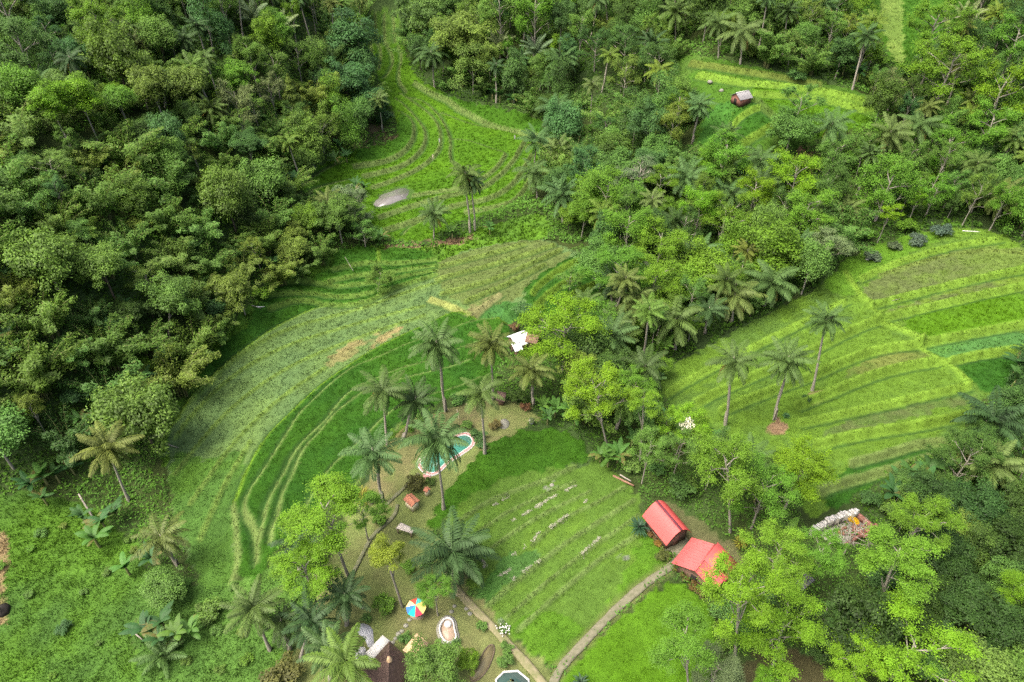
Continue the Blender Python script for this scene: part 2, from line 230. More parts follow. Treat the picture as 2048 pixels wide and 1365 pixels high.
# raised field bunds: (line, half width m, step m: the left side of the line stands higher, colour)
BD = C_BUND; BL = (.108, .195, .022); BS = (.25, .26, .18)
BUNDS = [
    ([(798, 226), (821, 239), (830, 259), (825, 286), (805, 310), (768, 327), (707, 335)], .38, -.5, BD),
    ([(790, 200), (810, 214), (832, 236), (852, 263), (850, 293), (828, 320), (791, 340), (727, 354)], .38, -.5, BD),
    ([(800, 190), (830, 208), (859, 229), (879, 256), (882, 280), (879, 303), (855, 327), (822, 347), (774, 367), (744, 377)], .38, -.4, BD),
    ([(805, 192), (850, 202), (882, 236), (902, 276), (899, 320), (912, 337)], .32, -.4, BD),
    ([(902, 278), (943, 285), (970, 295), (1003, 307), (1012, 310), (1008, 317), (993, 340), (966, 360), (936, 380), (848, 390), (825, 394)], .38, -.4, BD),
    ([(828, 168), (869, 192), (896, 202), (916, 219), (943, 232), (983, 253), (1047, 266), (1080, 275)], .38, .6, BD),
    ([(882, 225), (936, 249), (973, 256), (1017, 263), (1044, 272), (1050, 285), (1042, 295), (1030, 320), (1003, 350), (966, 377), (922, 386), (882, 396), (828, 413), (757, 437)], .38, -.5, BD),
    ([(1064, 310), (1044, 344), (1024, 374), (983, 398), (943, 408), (900, 414), (830, 442), (765, 464)], .38, -.5, BD),
    ([(1087, 310), (1067, 347), (1037, 400), (1000, 415), (930, 425)], .38, -.5, BD),
    ([(870, 430), (840, 445), (815, 458), (808, 470)], .4, .3, BD),
    ([(741, 60), (743, 100), (744, 135)], .38, .4, BD), ([(754, 84), (762, 101), (761, 125), (758, 141)], .38, .4, BD),
    ([(771, 88), (788, 118), (781, 145), (768, 158)], .38, .4, BD), ([(795, 94), (805, 118), (798, 145), (798, 168), (813, 184)], .38, .4, BD),
    ([(750, 30), (752, 80)], .38, .3, BD), ([(768, 30), (770, 85)], .38, .3, BD), ([(786, 33), (791, 90)], .38, .3, BD),
    ([(605, 372), (640, 345), (690, 325)], .38, -.4, BD),
    ([(615, 388), (660, 372), (700, 362)], .38, -.4, BD),
    # terraces at the foot of the left forest
    ([(665, 542), (710, 531), (757, 526), (789, 531), (831, 527), (873, 523)], .28, .4, (.085, .150, .026)), ([(756, 500), (759, 526)], .3, 0, BL),
    ([(615, 563), (631, 569), (657, 571), (673, 563), (705, 554), (736, 551), (784, 547), (815, 542), (873, 536)], .28, .4, (.085, .150, .026)),
    ([(657, 571), (684, 573), (710, 571), (740, 567), (776, 563), (815, 550), (873, 542)], .28, .4, (.085, .150, .026)),
    ([(520, 594), (552, 589), (591, 587), (631, 589), (657, 594), (689, 597), (723, 592), (747, 587)], .28, .4, (.085, .150, .026)),
    ([(536, 618), (568, 605), (594, 598), (626, 600), (647, 608), (684, 612), (723, 608), (752, 597), (790, 575), (874, 549)], .28, .4, (.085, .150, .026)),
    ([(536, 573), (578, 565), (615, 564)], .28, .4, (.085, .150, .026)),
    ([(650, 612), (610, 627), (540, 666), (480, 711), (430, 757), (388, 792), (350, 850)], .45, .5, BL),
    # big pale field, faint ridges
    ([(385, 810), (480, 715), (580, 658), (700, 624), (880, 562)], .24, .2, (.112, .185, .036)), ([(350, 880), (440, 770), (560, 695), (700, 652), (850, 612)], .24, .2, (.112, .185, .036)),
    ([(350, 950), (450, 826), (560, 742), (690, 685), (850, 630)], .24, .2, (.112, .185, .036)), ([(380, 1010), (470, 880), (560, 795), (650, 735)], .24, .2, (.112, .185, .036)),
    ([(400, 1080), (440, 980), (500, 880)], .24, .2, (.112, .185, .036)),
    ([(465, 1003), (472, 1073), (475, 1124), (465, 1164)], .4, .2, BD), ([(860, 600), (900, 612), (940, 632)], .6, .3, (0.173, 0.202, 0.058)), ([(945, 632), (970, 612), (1000, 590)], .5, .3, (0.173, 0.180, 0.072)),
    ([(870, 560), (950, 540), (1040, 515), (1110, 492)], .28, .4, (.115, .175, .036)), ([(880, 590), (960, 570), (1030, 545), (1120, 500)], .28, .4, (.115, .175, .036)),
    ([(930, 605), (990, 580), (1040, 555), (1090, 530)], .28, .4, (.115, .175, .036)), ([(880, 535), (960, 515), (1050, 490)], .28, .4, (.115, .175, .036)),
    # dark terraces above the garden
    ([(1010, 650), (945, 635), (910, 622), (870, 644), (800, 674), (720, 715), (640, 768), (583, 822), (533, 872), (507, 912), (483, 962), (467, 1007)], .4, .5, (0.094, 0.180, 0.014)),
    ([(1000, 646), (960, 647), (921, 655), (902, 663), (842, 684), (810, 695), (779, 710), (747, 724), (705, 740), (657, 776), (626, 806), (594, 838), (573, 872), (549, 907), (531, 938), (515, 962), (499, 986), (489, 1012), (491, 1030), (504, 1046), (512, 1073), (512, 1110)], .42, .7, BD),
    ([(950, 690), (880, 715), (842, 730), (810, 737), (776, 750), (718, 774), (699, 787), (678, 806), (657, 833), (636, 856), (605, 885), (583, 914), (568, 949), (547, 983), (533, 1012), (531, 1038), (523, 1065), (515, 1130)], .42, .7, BD),
    ([(940, 725), (900, 740), (850, 752), (800, 765), (760, 775), (726, 791), (699, 812), (668, 838), (639, 875), (612, 901), (597, 928), (589, 954), (573, 980), (562, 1009), (560, 1033), (549, 1060), (546, 1090)], .42, .7, BD),
    ([(960, 760), (920, 778), (880, 790), (840, 800), (797, 817), (763, 840), (730, 875), (697, 907), (670, 930), (649, 957), (636, 980), (620, 1004), (600, 1050)], .42, .7, BD),
    ([(800, 850), (765, 900), (736, 943), (710, 975)], .4, .5, BD), ([(840, 835), (790, 880), (748, 945)], .4, .5, (0.187, 0.173, 0.065)),
    # dark corner terraces
    ([(1064, 594), (1070, 582), (1078, 573), (1118, 541), (1180, 514)], .4, .6, BL), ([(1071, 617), (1085, 600), (1101, 585), (1165, 548), (1200, 535)], .4, .6, BL), ([(1115, 610), (1150, 585), (1200, 565)], .4, .5, BL),
    ([(1354, 1122), (1340, 1136), (1286, 1171), (1219, 1232), (1152, 1303), (1121, 1336), (1104, 1372)], .75, .01, (.10, .12, .04)),
    ([(893, 1145), (905, 1170), (935, 1205), (975, 1245), (1015, 1287), (1060, 1335), (1100, 1385)], .7, .01, (.10, .12, .04)),
    # the field in front of the bungalows
    ([(900, 1060), (925, 1040), (975, 1005), (1040, 980), (1090, 965), (1150, 935)], .2, .25, (.110, .172, .045)),
    ([(925, 1090), (990, 1040), (1060, 1003), (1150, 965)], .16, .2, (.110, .172, .045)),
    ([(1062, 1095), (1100, 1058), (1140, 1030), (1200, 1005), (1250, 975)], .16, .2, (.110, .172, .045)),
    ([(975, 1215), (1020, 1175), (1075, 1133), (1120, 1095), (1190, 1050), (1270, 1000)], .2, .25, (.110, .172, .045)),
    ([(1035, 1262), (1080, 1220), (1150, 1160), (1210, 1110), (1290, 1060)], .2, .25, (.110, .172, .045)),
    ([(940, 1130), (985, 1095), (1050, 1050), (1110, 1018), (1180, 985)], .16, .2, (.110, .172, .045)), ([(1010, 1240), (1060, 1195), (1130, 1135), (1200, 1085), (1280, 1030)], .16, .2, (.110, .172, .045)),
    # big right field
    ([(1690, 545), (1715, 585), (1742, 615), (1759, 639), (1789, 649), (1843, 689), (1873, 723), (1904, 726), (1937, 770)], .45, .1, BL),
    ([(1742, 615), (1830, 590), (1930, 565), (2060, 538)], .45, .5, BL), ([(1759, 639), (1830, 622), (1931, 598), (2060, 570)], .5, .55, BL),
    ([(1843, 689), (1931, 672), (2060, 648)], .5, .55, BL), ([(1904, 723), (1964, 709), (2060, 698)], .5, .55, BL),
    ([(1759, 639), (1695, 666), (1594, 720), (1493, 760), (1392, 807)], .55, -.6, BL), ([(1843, 689), (1762, 699), (1695, 720), (1628, 753), (1526, 787), (1442, 821)], .55, -.6, BL),
    ([(1873, 723), (1796, 736), (1729, 757), (1651, 790), (1594, 814)], .55, -.6, BL), ([(1937, 773), (1863, 790), (1762, 814), (1678, 831), (1600, 848)], .55, -.4, BL),
    ([(1931, 831), (1830, 855), (1729, 868), (1628, 892)], .55, -.6, BL), ([(1948, 882), (1846, 886), (1779, 910), (1700, 930)], .5, -.5, BD),
    ([(1860, 915), (1760, 945), (1670, 972), (1640, 985)], .5, -.5, BD), ([(1690, 605), (1600, 650), (1500, 700), (1400, 750), (1330, 790)], .6, -.3, BL),
    ([(1720, 560), (1800, 525), (1900, 495), (2000, 480)], .5, .4, BL), ([(1760, 550), (1850, 520), (1960, 500), (2060, 510)], .3, .2, (0.094, 0.137, 0.029)),
    # hilltop field
    ([(1395, 150), (1450, 160), (1500, 170), (1580, 175), (1660, 190), (1750, 212)], .6, .5, BL), ([(1508, 192), (1560, 190), (1640, 195), (1750, 225)], .5, .5, BL),
    ([(1480, 212), (1508, 196), (1525, 212), (1550, 240)], .6, .4, (0.043, 0.079, 0.014)), ([(1462, 268), (1470, 245), (1495, 225), (1522, 212)], .5, .4, BL), ([(1465, 300), (1520, 268), (1560, 240)], .5, .4, BL),
    ([(1380, 128), (1450, 140), (1530, 152), (1640, 175)], .6, .4, (0.086, 0.122, 0.022)),
]
for b in BUNDS:                       # lay them on the land
    pass
FIELD_W = []
for kind, c, c2, am, poly in FIELDS:
    sp = smooth(poly, True, 2)
    FIELD_W.append((kind, np.array(c), np.array(c2), am, sp, at(sp)[:, :2]))
BUND_W = []
for line, w, s, c in BUNDS:
    sp = smooth(line, False, 2)
    P = at(sp)[:, :2]
    keep = np.r_[True, np.hypot(*np.diff(P, axis=0).T) > .05]
    BUND_W.append((P[keep], w, s, np.array(c)))


CROP_H = {'rice': .30, 'stubble': .08, 'fallow': .10}


def field_eval(x, y, full=True):
    """height, colour and field number of the land at x, y"""
    n = len(x)
    z = HF(x, y)
    col = np.empty((n, 3)); fid = np.full(n, -1)
    m = N2(x, y)[:, None]
    col[:] = np.array(C_FLOOR) * (.6 + .8 * m) + np.array([.012, .006, 0]) * N3(x, y)[:, None]
    wx = x + 1.6 * (N1(x + 40, y) - .5); wy = y + 1.6 * (N1(x, y + 40) - .5)
    for i, (kind, c, c2, am, pp, pw) in enumerate(FIELD_W):
        ins = inpoly(wx, wy, pw)
        if not ins.any(): continue
        xi, yi = x[ins], y[ins]
        f = .36 * N2(xi + 13 * i, yi) + .5 * N3(xi, yi + 7 * i) + (.14 if kind != 'stubble' else .34) * N1(xi, yi)
        f = np.clip((f - .5) * 3.0 + .45, 0, 1)[:, None] * am
        v = (.9 + .4 * N4(xi, yi) * N1(xi + 9, yi))[:, None]
        base = (c * (1 - f) + c2 * f) * v
        if kind == 'soil':
            a = np.clip((N2(xi, yi + 50) + N1(xi, yi) - .55) * 2.5, 0, 1)[:, None]
            base = col[ins] * (1 - a) + base * a
            col[ins] = base
            continue
        col[ins] = base; fid[ins] = i
    crop = np.zeros(n)
    for i, (kind, *_q) in enumerate(FIELD_W):
        if kind in CROP_H: crop[fid == i] = CROP_H[kind]
    trench = np.ones(n); rise = np.zeros(n)
    bump = np.zeros(n); bw = np.zeros(n); bc = np.zeros((n, 3))
    for P, w, s, c in BUND_W:
        pad = 9.0
        sel = np.where((x > P[:, 0].min() - pad) & (x < P[:, 0].max() + pad) & (y > P[:, 1].min() - pad) & (y < P[:, 1].max() + pad))[0]
        if not len(sel): continue
        xs, ys = x[sel], y[sel]
        best = np.full(len(sel), 1e9); sgn = np.zeros(len(sel)); endf = np.ones(len(sel))
        L = len(P) - 1
        for k in range(L):
            ax, ay = P[k]; dx, dy = P[k + 1] - P[k]
            l2 = dx * dx + dy * dy
            u = ((xs - ax) * dx + (ys - ay) * dy) / l2
            uc = np.clip(u, 0, 1)
            d = np.hypot(xs - ax - uc * dx, ys - ay - uc * dy)
            b = d < best
            best[b] = d[b]; sgn[b] = np.sign(dx * (ys - ay) - dy * (xs - ax))[b]
            e = np.ones(len(sel))
            if k == 0: e = np.where(u < 0, np.exp(-np.abs(u * math.sqrt(l2)) / .7), e)
            if k == L - 1: e = np.where(u > 1, np.exp(-np.abs((u - 1) * math.sqrt(l2)) / .7), e)
            endf[b] = e[b]
        wob = w * 1.12 * (.8 + .4 * N1(xs * 1.7, ys * 1.7))
        z[sel] += 1.5 * s * sgn * np.clip(best / .35, 0, 1) * np.exp(-best / 2.2) * endf
        k = np.clip(1.5 - best / wob, 0, 1) * (endf > .6)
        if abs(s) >= .3:                        # darker green band on the bank below the bund
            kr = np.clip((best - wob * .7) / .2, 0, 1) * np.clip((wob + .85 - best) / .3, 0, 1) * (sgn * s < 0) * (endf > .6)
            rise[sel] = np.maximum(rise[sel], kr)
        z[sel] += (.34 if s != .01 else .0) * k
        trench[sel] = np.minimum(trench[sel], np.where(endf > .6, np.clip((best - wob * .9) / .45, 0, 1), 1))
        up = k > bw[sel]
        bw[sel] = np.where(up, k, bw[sel]); bc[sel] = np.where(up[:, None], c * (.75 + .5 * N1(xs, ys))[:, None], bc[sel])
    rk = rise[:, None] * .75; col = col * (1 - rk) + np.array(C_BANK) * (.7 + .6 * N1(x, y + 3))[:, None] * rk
    bw_out = np.maximum(bw, rise * .5)
    trench = trench * trench * (3 - 2 * trench)
    z += crop * trench
    col = col * (1 - bw[:, None]) + bc * bw[:, None]
    return z, col, fid, bw_out


def ground_z(x, y):
    return field_eval(np.atleast_1d(np.asarray(x, float)), np.atleast_1d(np.asarray(y, float)))[0]

# ------------------------------------------------------------------ mesh and material helpers
def mesh_from(name, V, F, mats=(), tint=None, col=None, midx=None, smooth=False, pcol=None):
    """V (n,3); F list of (m,k) index arrays; tint per face float; col per face rgb; pcol per point rgb"""
    me = bpy.data.meshes.new(name)
    V = np.asarray(V, np.float32)
    me.vertices.add(len(V)); me.vertices.foreach_set('co', V.ravel())
    F = [np.asarray(f, np.int32) for f in F if len(f)]
    nl = sum(f.size for f in F); nf = sum(len(f) for f in F)
    me.loops.add(nl); me.loops.foreach_set('vertex_index', np.concatenate([f.ravel() for f in F]))
    tot = np.concatenate([np.full(len(f), f.shape[1], np.int32) for f in F])
    me.polygons.add(nf)
    me.polygons.foreach_set('loop_start', np.r_[0, np.cumsum(tot)[:-1]].astype(np.int32))
    if midx is not None: me.polygons.foreach_set('material_index', np.asarray(midx, np.int32))
    for m in mats: me.materials.append(m)
    me.update(calc_edges=True)
    if smooth: me.polygons.foreach_set('use_smooth', np.ones(nf, bool))
    if tint is not None:
        me.attributes.new('tint', 'FLOAT', 'FACE').data.foreach_set('value', np.asarray(tint, np.float32))
    if col is not None:
        me.attributes.new('col', 'FLOAT_COLOR', 'FACE').data.foreach_set('color', np.c_[col, np.ones(len(col))].astype(np.float32).ravel())
    if pcol is not None:
        me.attributes.new('col', 'FLOAT_COLOR', 'POINT').data.foreach_set('color', np.c_[pcol, np.ones(len(pcol))].astype(np.float32).ravel())
    return me


class G:
    """collects quads and triangles of one mesh"""
    def __init__(s): s.V = []; s.Q = []; s.T = []; s.tq = []; s.tt = []; s.n = 0; s.mq = []; s.mt = []
    def add(s, V, Q=None, T=None, tint=.5, mat=0):
        V = np.asarray(V, float); s.V.append(V)
        for A, L, tl, ml in ((Q, s.Q, s.tq, s.mq), (T, s.T, s.tt, s.mt)):
            if A is not None and len(A):
                A = np.asarray(A, int); L.append(A + s.n)
                tl.append(np.broadcast_to(np.asarray(tint, float), (len(A),))); ml.append(np.full(len(A), mat))
        s.n += len(V)
    def quad_soup(s, P, tint=.5, mat=0):          # P (n,4,3)
        n = len(P); s.add(P.reshape(-1, 3), Q=np.arange(n * 4).reshape(n, 4), tint=tint, mat=mat)
    def tri_soup(s, P, tint=.5, mat=0):
        n = len(P); s.add(P.reshape(-1, 3), T=np.arange(n * 3).reshape(n, 3), tint=tint, mat=mat)
    def box(s, c, d, rz=0.0, mat=0, taper=1.0):
        c = np.asarray(c, float); d = np.asarray(d, float) / 2
        k = np.array([(-1, -1, -1), (1, -1, -1), (1, 1, -1), (-1, 1, -1), (-1, -1, 1), (1, -1, 1), (1, 1, 1), (-1, 1, 1)], float) * d
        k[4:, :2] *= taper
        R = np.array([[math.cos(rz), -math.sin(rz), 0], [math.sin(rz), math.cos(rz), 0], [0, 0, 1]])
        s.add(k @ R.T + c, Q=[(0, 3, 2, 1), (4, 5, 6, 7), (0, 1, 5, 4), (1, 2, 6, 5), (2, 3, 7, 6), (3, 0, 4, 7)], mat=mat)
    def prism(s, poly, z0, z1, mat=0):            # poly (n,2) counter-clockwise; z0/z1 number or per-vertex
        p = np.asarray(poly, float); n = len(p)
        a = sum(p[i - 1, 0] * p[i, 1] - p[i, 0] * p[i - 1, 1] for i in range(n))
        z0 = np.broadcast_to(z0, n); z1 = np.broadcast_to(z1, n)
        if a < 0: p = p[::-1]; z0 = z0[::-1]; z1 = z1[::-1]
        c = p.mean(0)
        V = np.r_[np.c_[p, z0], np.c_[p, z1], [[c[0], c[1], z1.mean()]]]
        i = np.arange(n); j = (i + 1) % n
        s.add(V, Q=np.c_[i, j, j + n, i + n], T=np.c_[i + n, j + n, np.full(n, 2 * n)], mat=mat)
    def tube(s, P, R, k=6, tint=.5, mat=0, cap=True):
        P = np.asarray(P, float); R = np.broadcast_to(np.asarray(R, float), len(P)); n = len(P)
        T = np.gradient(P, axis=0); T /= np.linalg.norm(T, axis=1)[:, None] + 1e-9
        ref = np.array([1., 0, 0]) if abs(T[0, 0]) < .8 else np.array([0, 1., 0])
        A = np.cross(T, ref); A /= np.linalg.norm(A, axis=1)[:, None] + 1e-9; B = np.cross(T, A)
        th = np.linspace(0, 2 * math.pi, k, endpoint=False)
        V = P[:, None] + R[:, None, None] * (np.cos(th)[None, :, None] * A[:, None] + np.sin(th)[None, :, None] * B[:, None])
        i = np.arange(n - 1)[:, None] * k; j = np.arange(k)[None]; j2 = (j + 1) % k
        Q = np.stack([i + j, i + j2, i + k + j2, i + k + j], -1).reshape(-1, 4)
        V = V.reshape(-1, 3)
        Tt = None
        if cap:
            V = np.r_[V, P[-1:]]
            jj = np.arange(k); Tt = np.c_[(n - 1) * k + jj, (n - 1) * k + (jj + 1) % k, np.full(k, n * k)]
        s.add(V, Q=Q, T=Tt, tint=tint, mat=mat)
    def mesh(s, name, mats, smooth=False):
        F = []; tn = []; mi = []
        if s.Q: F.append(np.concatenate(s.Q)); tn.append(np.concatenate(s.tq)); mi.append(np.concatenate(s.mq))
        if s.T: F.append(np.concatenate(s.T)); tn.append(np.concatenate(s.tt)); mi.append(np.concatenate(s.mt))
        return mesh_from(name, np.concatenate(s.V), F, mats, tint=np.concatenate(tn), midx=np.concatenate(mi), smooth=smooth)


def new_mat(name):
    m = bpy.data.materials.new(name); m.use_nodes = True
    t = m.node_tree; t.nodes.clear()
    o = t.nodes.new('ShaderNodeOutputMaterial')
    return m, t, o


def math_node(t, op, a, b=None, clamp=False):
    n = t.nodes.new('ShaderNodeMath'); n.operation = op; n.use_clamp = clamp
    for i, v in enumerate((a, b)):
        if v is None: continue
        if isinstance(v, (int, float)): n.inputs[i].default_value = v
        else: t.links.new(v, n.inputs[i])
    return n.outputs[0]


def mix_col(t, f, a, b, mode='MIX'):
    n = t.nodes.new('ShaderNodeMix'); n.data_type = 'RGBA'; n.blend_type = mode
    for s, v in ((n.inputs[0], f), (n.inputs[6], a), (n.inputs[7], b)):
        if isinstance(v, (int, float)): s.default_value = v
        elif isinstance(v, tuple): s.default_value = (*v, 1)
        else: t.links.new(v, s)
    return n.outputs[2]


def noise_node(t, scale, detail=3, coord='Object', rough=.6):
    tc = t.nodes.new('ShaderNodeTexCoord'); n = t.nodes.new('ShaderNodeTexNoise')
    n.inputs['Scale'].default_value = scale; n.inputs['Detail'].default_value = detail; n.inputs['Roughness'].default_value = rough
    t.links.new(tc.outputs[coord], n.inputs['Vector'])
    return n.outputs[0]


def attr(t, name, what='Fac'):
    a = t.nodes.new('ShaderNodeAttribute'); a.attribute_name = name
    return a.outputs[what]


def soft_normal(t, k):
    """surface normal leaning towards the sky: thin blades and leaves scatter light from above"""
    ge = t.nodes.new('ShaderNodeNewGeometry'); s = t.nodes.new('ShaderNodeVectorMath'); s.operation = 'SCALE'; s.inputs['Scale'].default_value = k
    t.links.new(ge.outputs['Normal'], s.inputs[0]); a = t.nodes.new('ShaderNodeVectorMath'); a.operation = 'ADD'; a.inputs[1].default_value = (0, 0, 1)
    t.links.new(s.outputs[0], a.inputs[0]); n = t.nodes.new('ShaderNodeVectorMath'); n.operation = 'NORMALIZE'; t.links.new(a.outputs[0], n.inputs[0])
    return n.outputs[0]


def leafy(name, trans=.3, var=.9, old=None, gloss=True):
    """leaf material: the object's own colour, varied leaf by leaf; old = colour of dry leaves (tint near 1)"""
    m, t, o = new_mat(name)
    oi = t.nodes.new('ShaderNodeObjectInfo')
    tint = attr(t, 'tint')
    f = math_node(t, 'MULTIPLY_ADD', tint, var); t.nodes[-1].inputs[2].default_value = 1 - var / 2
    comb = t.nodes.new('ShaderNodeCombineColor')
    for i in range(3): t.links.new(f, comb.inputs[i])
    c = mix_col(t, 1.0, oi.outputs['Color'], comb.outputs[0], 'MULTIPLY')
    yel = mix_col(t, 1.0, c, (1.12, 1.08, .85), 'MULTIPLY')
    c = mix_col(t, math_node(t, 'MULTIPLY', tint, .8, True), c, yel)
    if old:
        k = math_node(t, 'MULTIPLY', math_node(t, 'SUBTRACT', tint, .86), 9.0, True)
        c = mix_col(t, k, c, old)
    d = t.nodes.new('ShaderNodeBsdfPrincipled'); d.inputs['Roughness'].default_value = .55
    d.inputs['Specular IOR Level'].default_value = .25 if gloss else .1
    t.links.new(c, d.inputs['Base Color']); t.links.new(soft_normal(t, .7), d.inputs['Normal'])
    tr = t.nodes.new('ShaderNodeBsdfTranslucent')
    t.links.new(mix_col(t, 1.0, c, (1.12, 1.2, .6), 'MULTIPLY'), tr.inputs[0])
    mx = t.nodes.new('ShaderNodeMixShader'); mx.inputs[0].default_value = trans
    t.links.new(d.outputs[0], mx.inputs[1]); t.links.new(tr.outputs[0], mx.inputs[2])
    t.links.new(mx.outputs[0], o.inputs[0])
    return m


def plain(name, c, c2=None, scale=3.0, rough=.8, spec=.2, bump=0.0, metal=0.0, stretch=None):
    m, t, o = new_mat(name)
    d = t.nodes.new('ShaderNodeBsdfPrincipled')
    d.inputs['Roughness'].default_value = rough; d.inputs['Specular IOR Level'].default_value = spec; d.inputs['Metallic'].default_value = metal
    n = noise_node(t, scale, 5)
    if stretch:
        mp = t.nodes.new('ShaderNodeMapping'); mp.inputs['Scale'].default_value = stretch
        nn = t.nodes[-2]
        tc = [x for x in t.nodes if x.type == 'TEX_COORD'][-1]
        nz = [x for x in t.nodes if x.type == 'TEX_NOISE'][-1]
        t.links.new(tc.outputs['Object'], mp.inputs[0]); t.links.new(mp.outputs[0], nz.inputs['Vector'])
    r = t.nodes.new('ShaderNodeMapRange'); r.inputs[1].default_value = .3; r.inputs[2].default_value = .7
    t.links.new(n, r.inputs[0])
    t.links.new(mix_col(t, r.outputs[0], tuple(c), tuple(c2 or [v * .7 for v in c])), d.inputs['Base Color'])
    if bump:
        b = t.nodes.new('ShaderNodeBump'); b.inputs['Strength'].default_value = bump; b.inputs['Distance'].default_value = .05
        t.links.new(n, b.inputs['Height']); t.links.new(b.outputs[0], d.inputs['Normal'])
    t.links.new(d.outputs[0], o.inputs[0])
    return m


def ground_mat():
    m, t, o = new_mat('land')
    d = t.nodes.new('ShaderNodeBsdfPrincipled'); d.inputs['Roughness'].default_value = .9; d.inputs['Specular IOR Level'].default_value = .1
    c = attr(t, 'col', 'Color')
    n1 = noise_node(t, 2.6, 6, rough=.75); n2 = noise_node(t, .35, 3)
    v = math_node(t, 'ADD', math_node(t, 'MULTIPLY', n1, .6), math_node(t, 'MULTIPLY', n2, .4))
    v = math_node(t, 'ADD', v, .5)
    comb = t.nodes.new('ShaderNodeCombineColor')
    for i in range(3): t.links.new(v, comb.inputs[i])
    t.links.new(mix_col(t, 1.0, c, comb.outputs[0], 'MULTIPLY'), d.inputs['Base Color'])
    b = t.nodes.new('ShaderNodeBump'); b.inputs['Strength'].default_value = .6; b.inputs['Distance'].default_value = .25
    t.links.new(n1, b.inputs['Height']); t.links.new(b.outputs[0], d.inputs['Normal'])
    t.links.new(d.outputs[0], o.inputs[0])
    return m


def col_mat(name, trans=.25):
    """grass blades: colour from the mesh's own face colours"""
    m, t, o = new_mat(name)
    c = attr(t, 'col', 'Color')
    d = t.nodes.new('ShaderNodeBsdfDiffuse'); tr = t.nodes.new('ShaderNodeBsdfTranslucent')
    t.links.new(soft_normal(t, .35), d.inputs['Normal'])
    t.links.new(c, d.inputs[0]); t.links.new(c, tr.inputs[0])
    mx = t.nodes.new('ShaderNodeMixShader'); mx.inputs[0].default_value = trans
    t.links.new(d.outputs[0], mx.inputs[1]); t.links.new(tr.outputs[0], mx.inputs[2]); t.links.new(mx.outputs[0], o.inputs[0])
    return m


M_LAND = ground_mat(); M_BLADE = col_mat('grass_blades'); M_UNDER = col_mat('undergrowth_leaves', .3)
M_LEAF = leafy('broad_leaves', .42, 1.0); M_AIRY = leafy('feathery_leaves', .42, .9); M_BAMBOO = leafy('bamboo_leaves', .45, .9, (.22, .20, .08))
M_PALM = leafy('palm_fronds', .25, .7, (.26, .19, .05)); M_BANANA = leafy('banana_leaves', .35, .7, (.13, .13, .035))
M_BARK = plain('pale_bark', (.30, .28, .23), (.17, .16, .12), 4, bump=.3); M_DBARK = plain('brown_bark', (.12, .095, .065), (.06, .05, .035), 4, bump=.3)
M_PTRUNK = plain('palm_bark', (.34, .32, .26), (.20, .18, .14), 5, bump=.3, stretch=(1, 1, 9)); M_CULM = plain('bamboo_culms', (.13, .16, .05), (.20, .18, .08), 3)
M_COCO = plain('coconuts', (.20, .16, .04), (.10, .12, .02), 6)


def tag(o, label=None, cat=None, group=None, kind=None):
    if label: o['label'] = label
    if cat: o['category'] = cat
    if group: o['group'] = group
    if kind: o['kind'] = kind
    return o


def link(name, me, parent=None, loc=None, scale=None, rot=None, color=None):
    o = bpy.data.objects.new(name, me); SC.collection.objects.link(o)
    if parent is not None: o.parent = parent
    if loc is not None: o.location = loc
    if scale is not None: o.scale = scale
    if rot is not None: o.rotation_euler = rot
    if color is not None: o.color = (*color, 1)
    return o


def root_at(name, loc, rz=0.0):
    o = bpy.data.objects.new(name, None); SC.collection.objects.link(o)
    o.location = loc; o.rotation_euler = (0, 0, rz); o.empty_display_size = .5
    return o


# ------------------------------------------------------------------ the land
def spaced(a, b, d0, d1=None):
    out = [a]
    while out[-1] < b:
        u = (out[-1] - a) / (b - a)
        out.append(out[-1] + (d0 if d1 is None else d0 + (d1 - d0) * u))
    return out


gx = np.array(spaced(-700, -170, 40, 6)[:-1] + spaced(-170, -75, 1.2, .55)[:-1] + spaced(-75, 95, .42)[:-1] + spaced(95, 170, .6, 1.2)[:-1] + spaced(170, 700, 6, 40))
gy = np.array(spaced(-300, 24, 40, 3)[:-1] + spaced(24, 70, .36, .36)[:-1] + spaced(70, 150, .36, .55)[:-1] + spaced(150, 240, .5, .75)[:-1] + spaced(240, 300, 1.2, 4)[:-1] + spaced(300, 900, 5, 50))
XX, YY = np.meshgrid(gx, gy)
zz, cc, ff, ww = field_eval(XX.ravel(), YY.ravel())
nxg, nyg = len(gx), len(gy)
ii = (np.arange(nyg - 1)[:, None] * nxg + np.arange(nxg - 1)[None]).ravel()
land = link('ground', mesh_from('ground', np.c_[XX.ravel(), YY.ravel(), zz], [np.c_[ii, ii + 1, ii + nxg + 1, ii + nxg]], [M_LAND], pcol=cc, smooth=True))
land['kind'] = 'structure'
print('land', nxg, nyg)


# ------------------------------------------------------------------ crops and grass, one soft mass per sort
def blades(x, y, z, col, h, w, nb, spread, rng, lean=.45):
    """nb leaning blades per tuft -> triangle soup and face colours"""
    n = len(x)
    X = np.repeat(x, nb) + rng.normal(0, spread, n * nb); Y = np.repeat(y, nb) + rng.normal(0, spread, n * nb); Z = np.repeat(z, nb) - .04
    H = np.repeat(h, nb) * rng.uniform(.6, 1.2, n * nb); th = rng.uniform(0, 2 * math.pi, n * nb); ph = rng.uniform(0, 2 * math.pi, n * nb)
    ln = H * rng.uniform(.1, 1, n * nb) * lean
    W = np.repeat(w, nb) / 2
    a = np.stack([X - np.cos(th) * W, Y - np.sin(th) * W, Z], 1); b = np.stack([X + np.cos(th) * W, Y + np.sin(th) * W, Z], 1)
    c = np.stack([X + np.cos(ph) * ln, Y + np.sin(ph) * ln, Z + H], 1)
    C = np.repeat(col, nb, 0) * rng.uniform(.84, 1.18, (n * nb, 1))
    return np.stack([a, b, c], 1), C


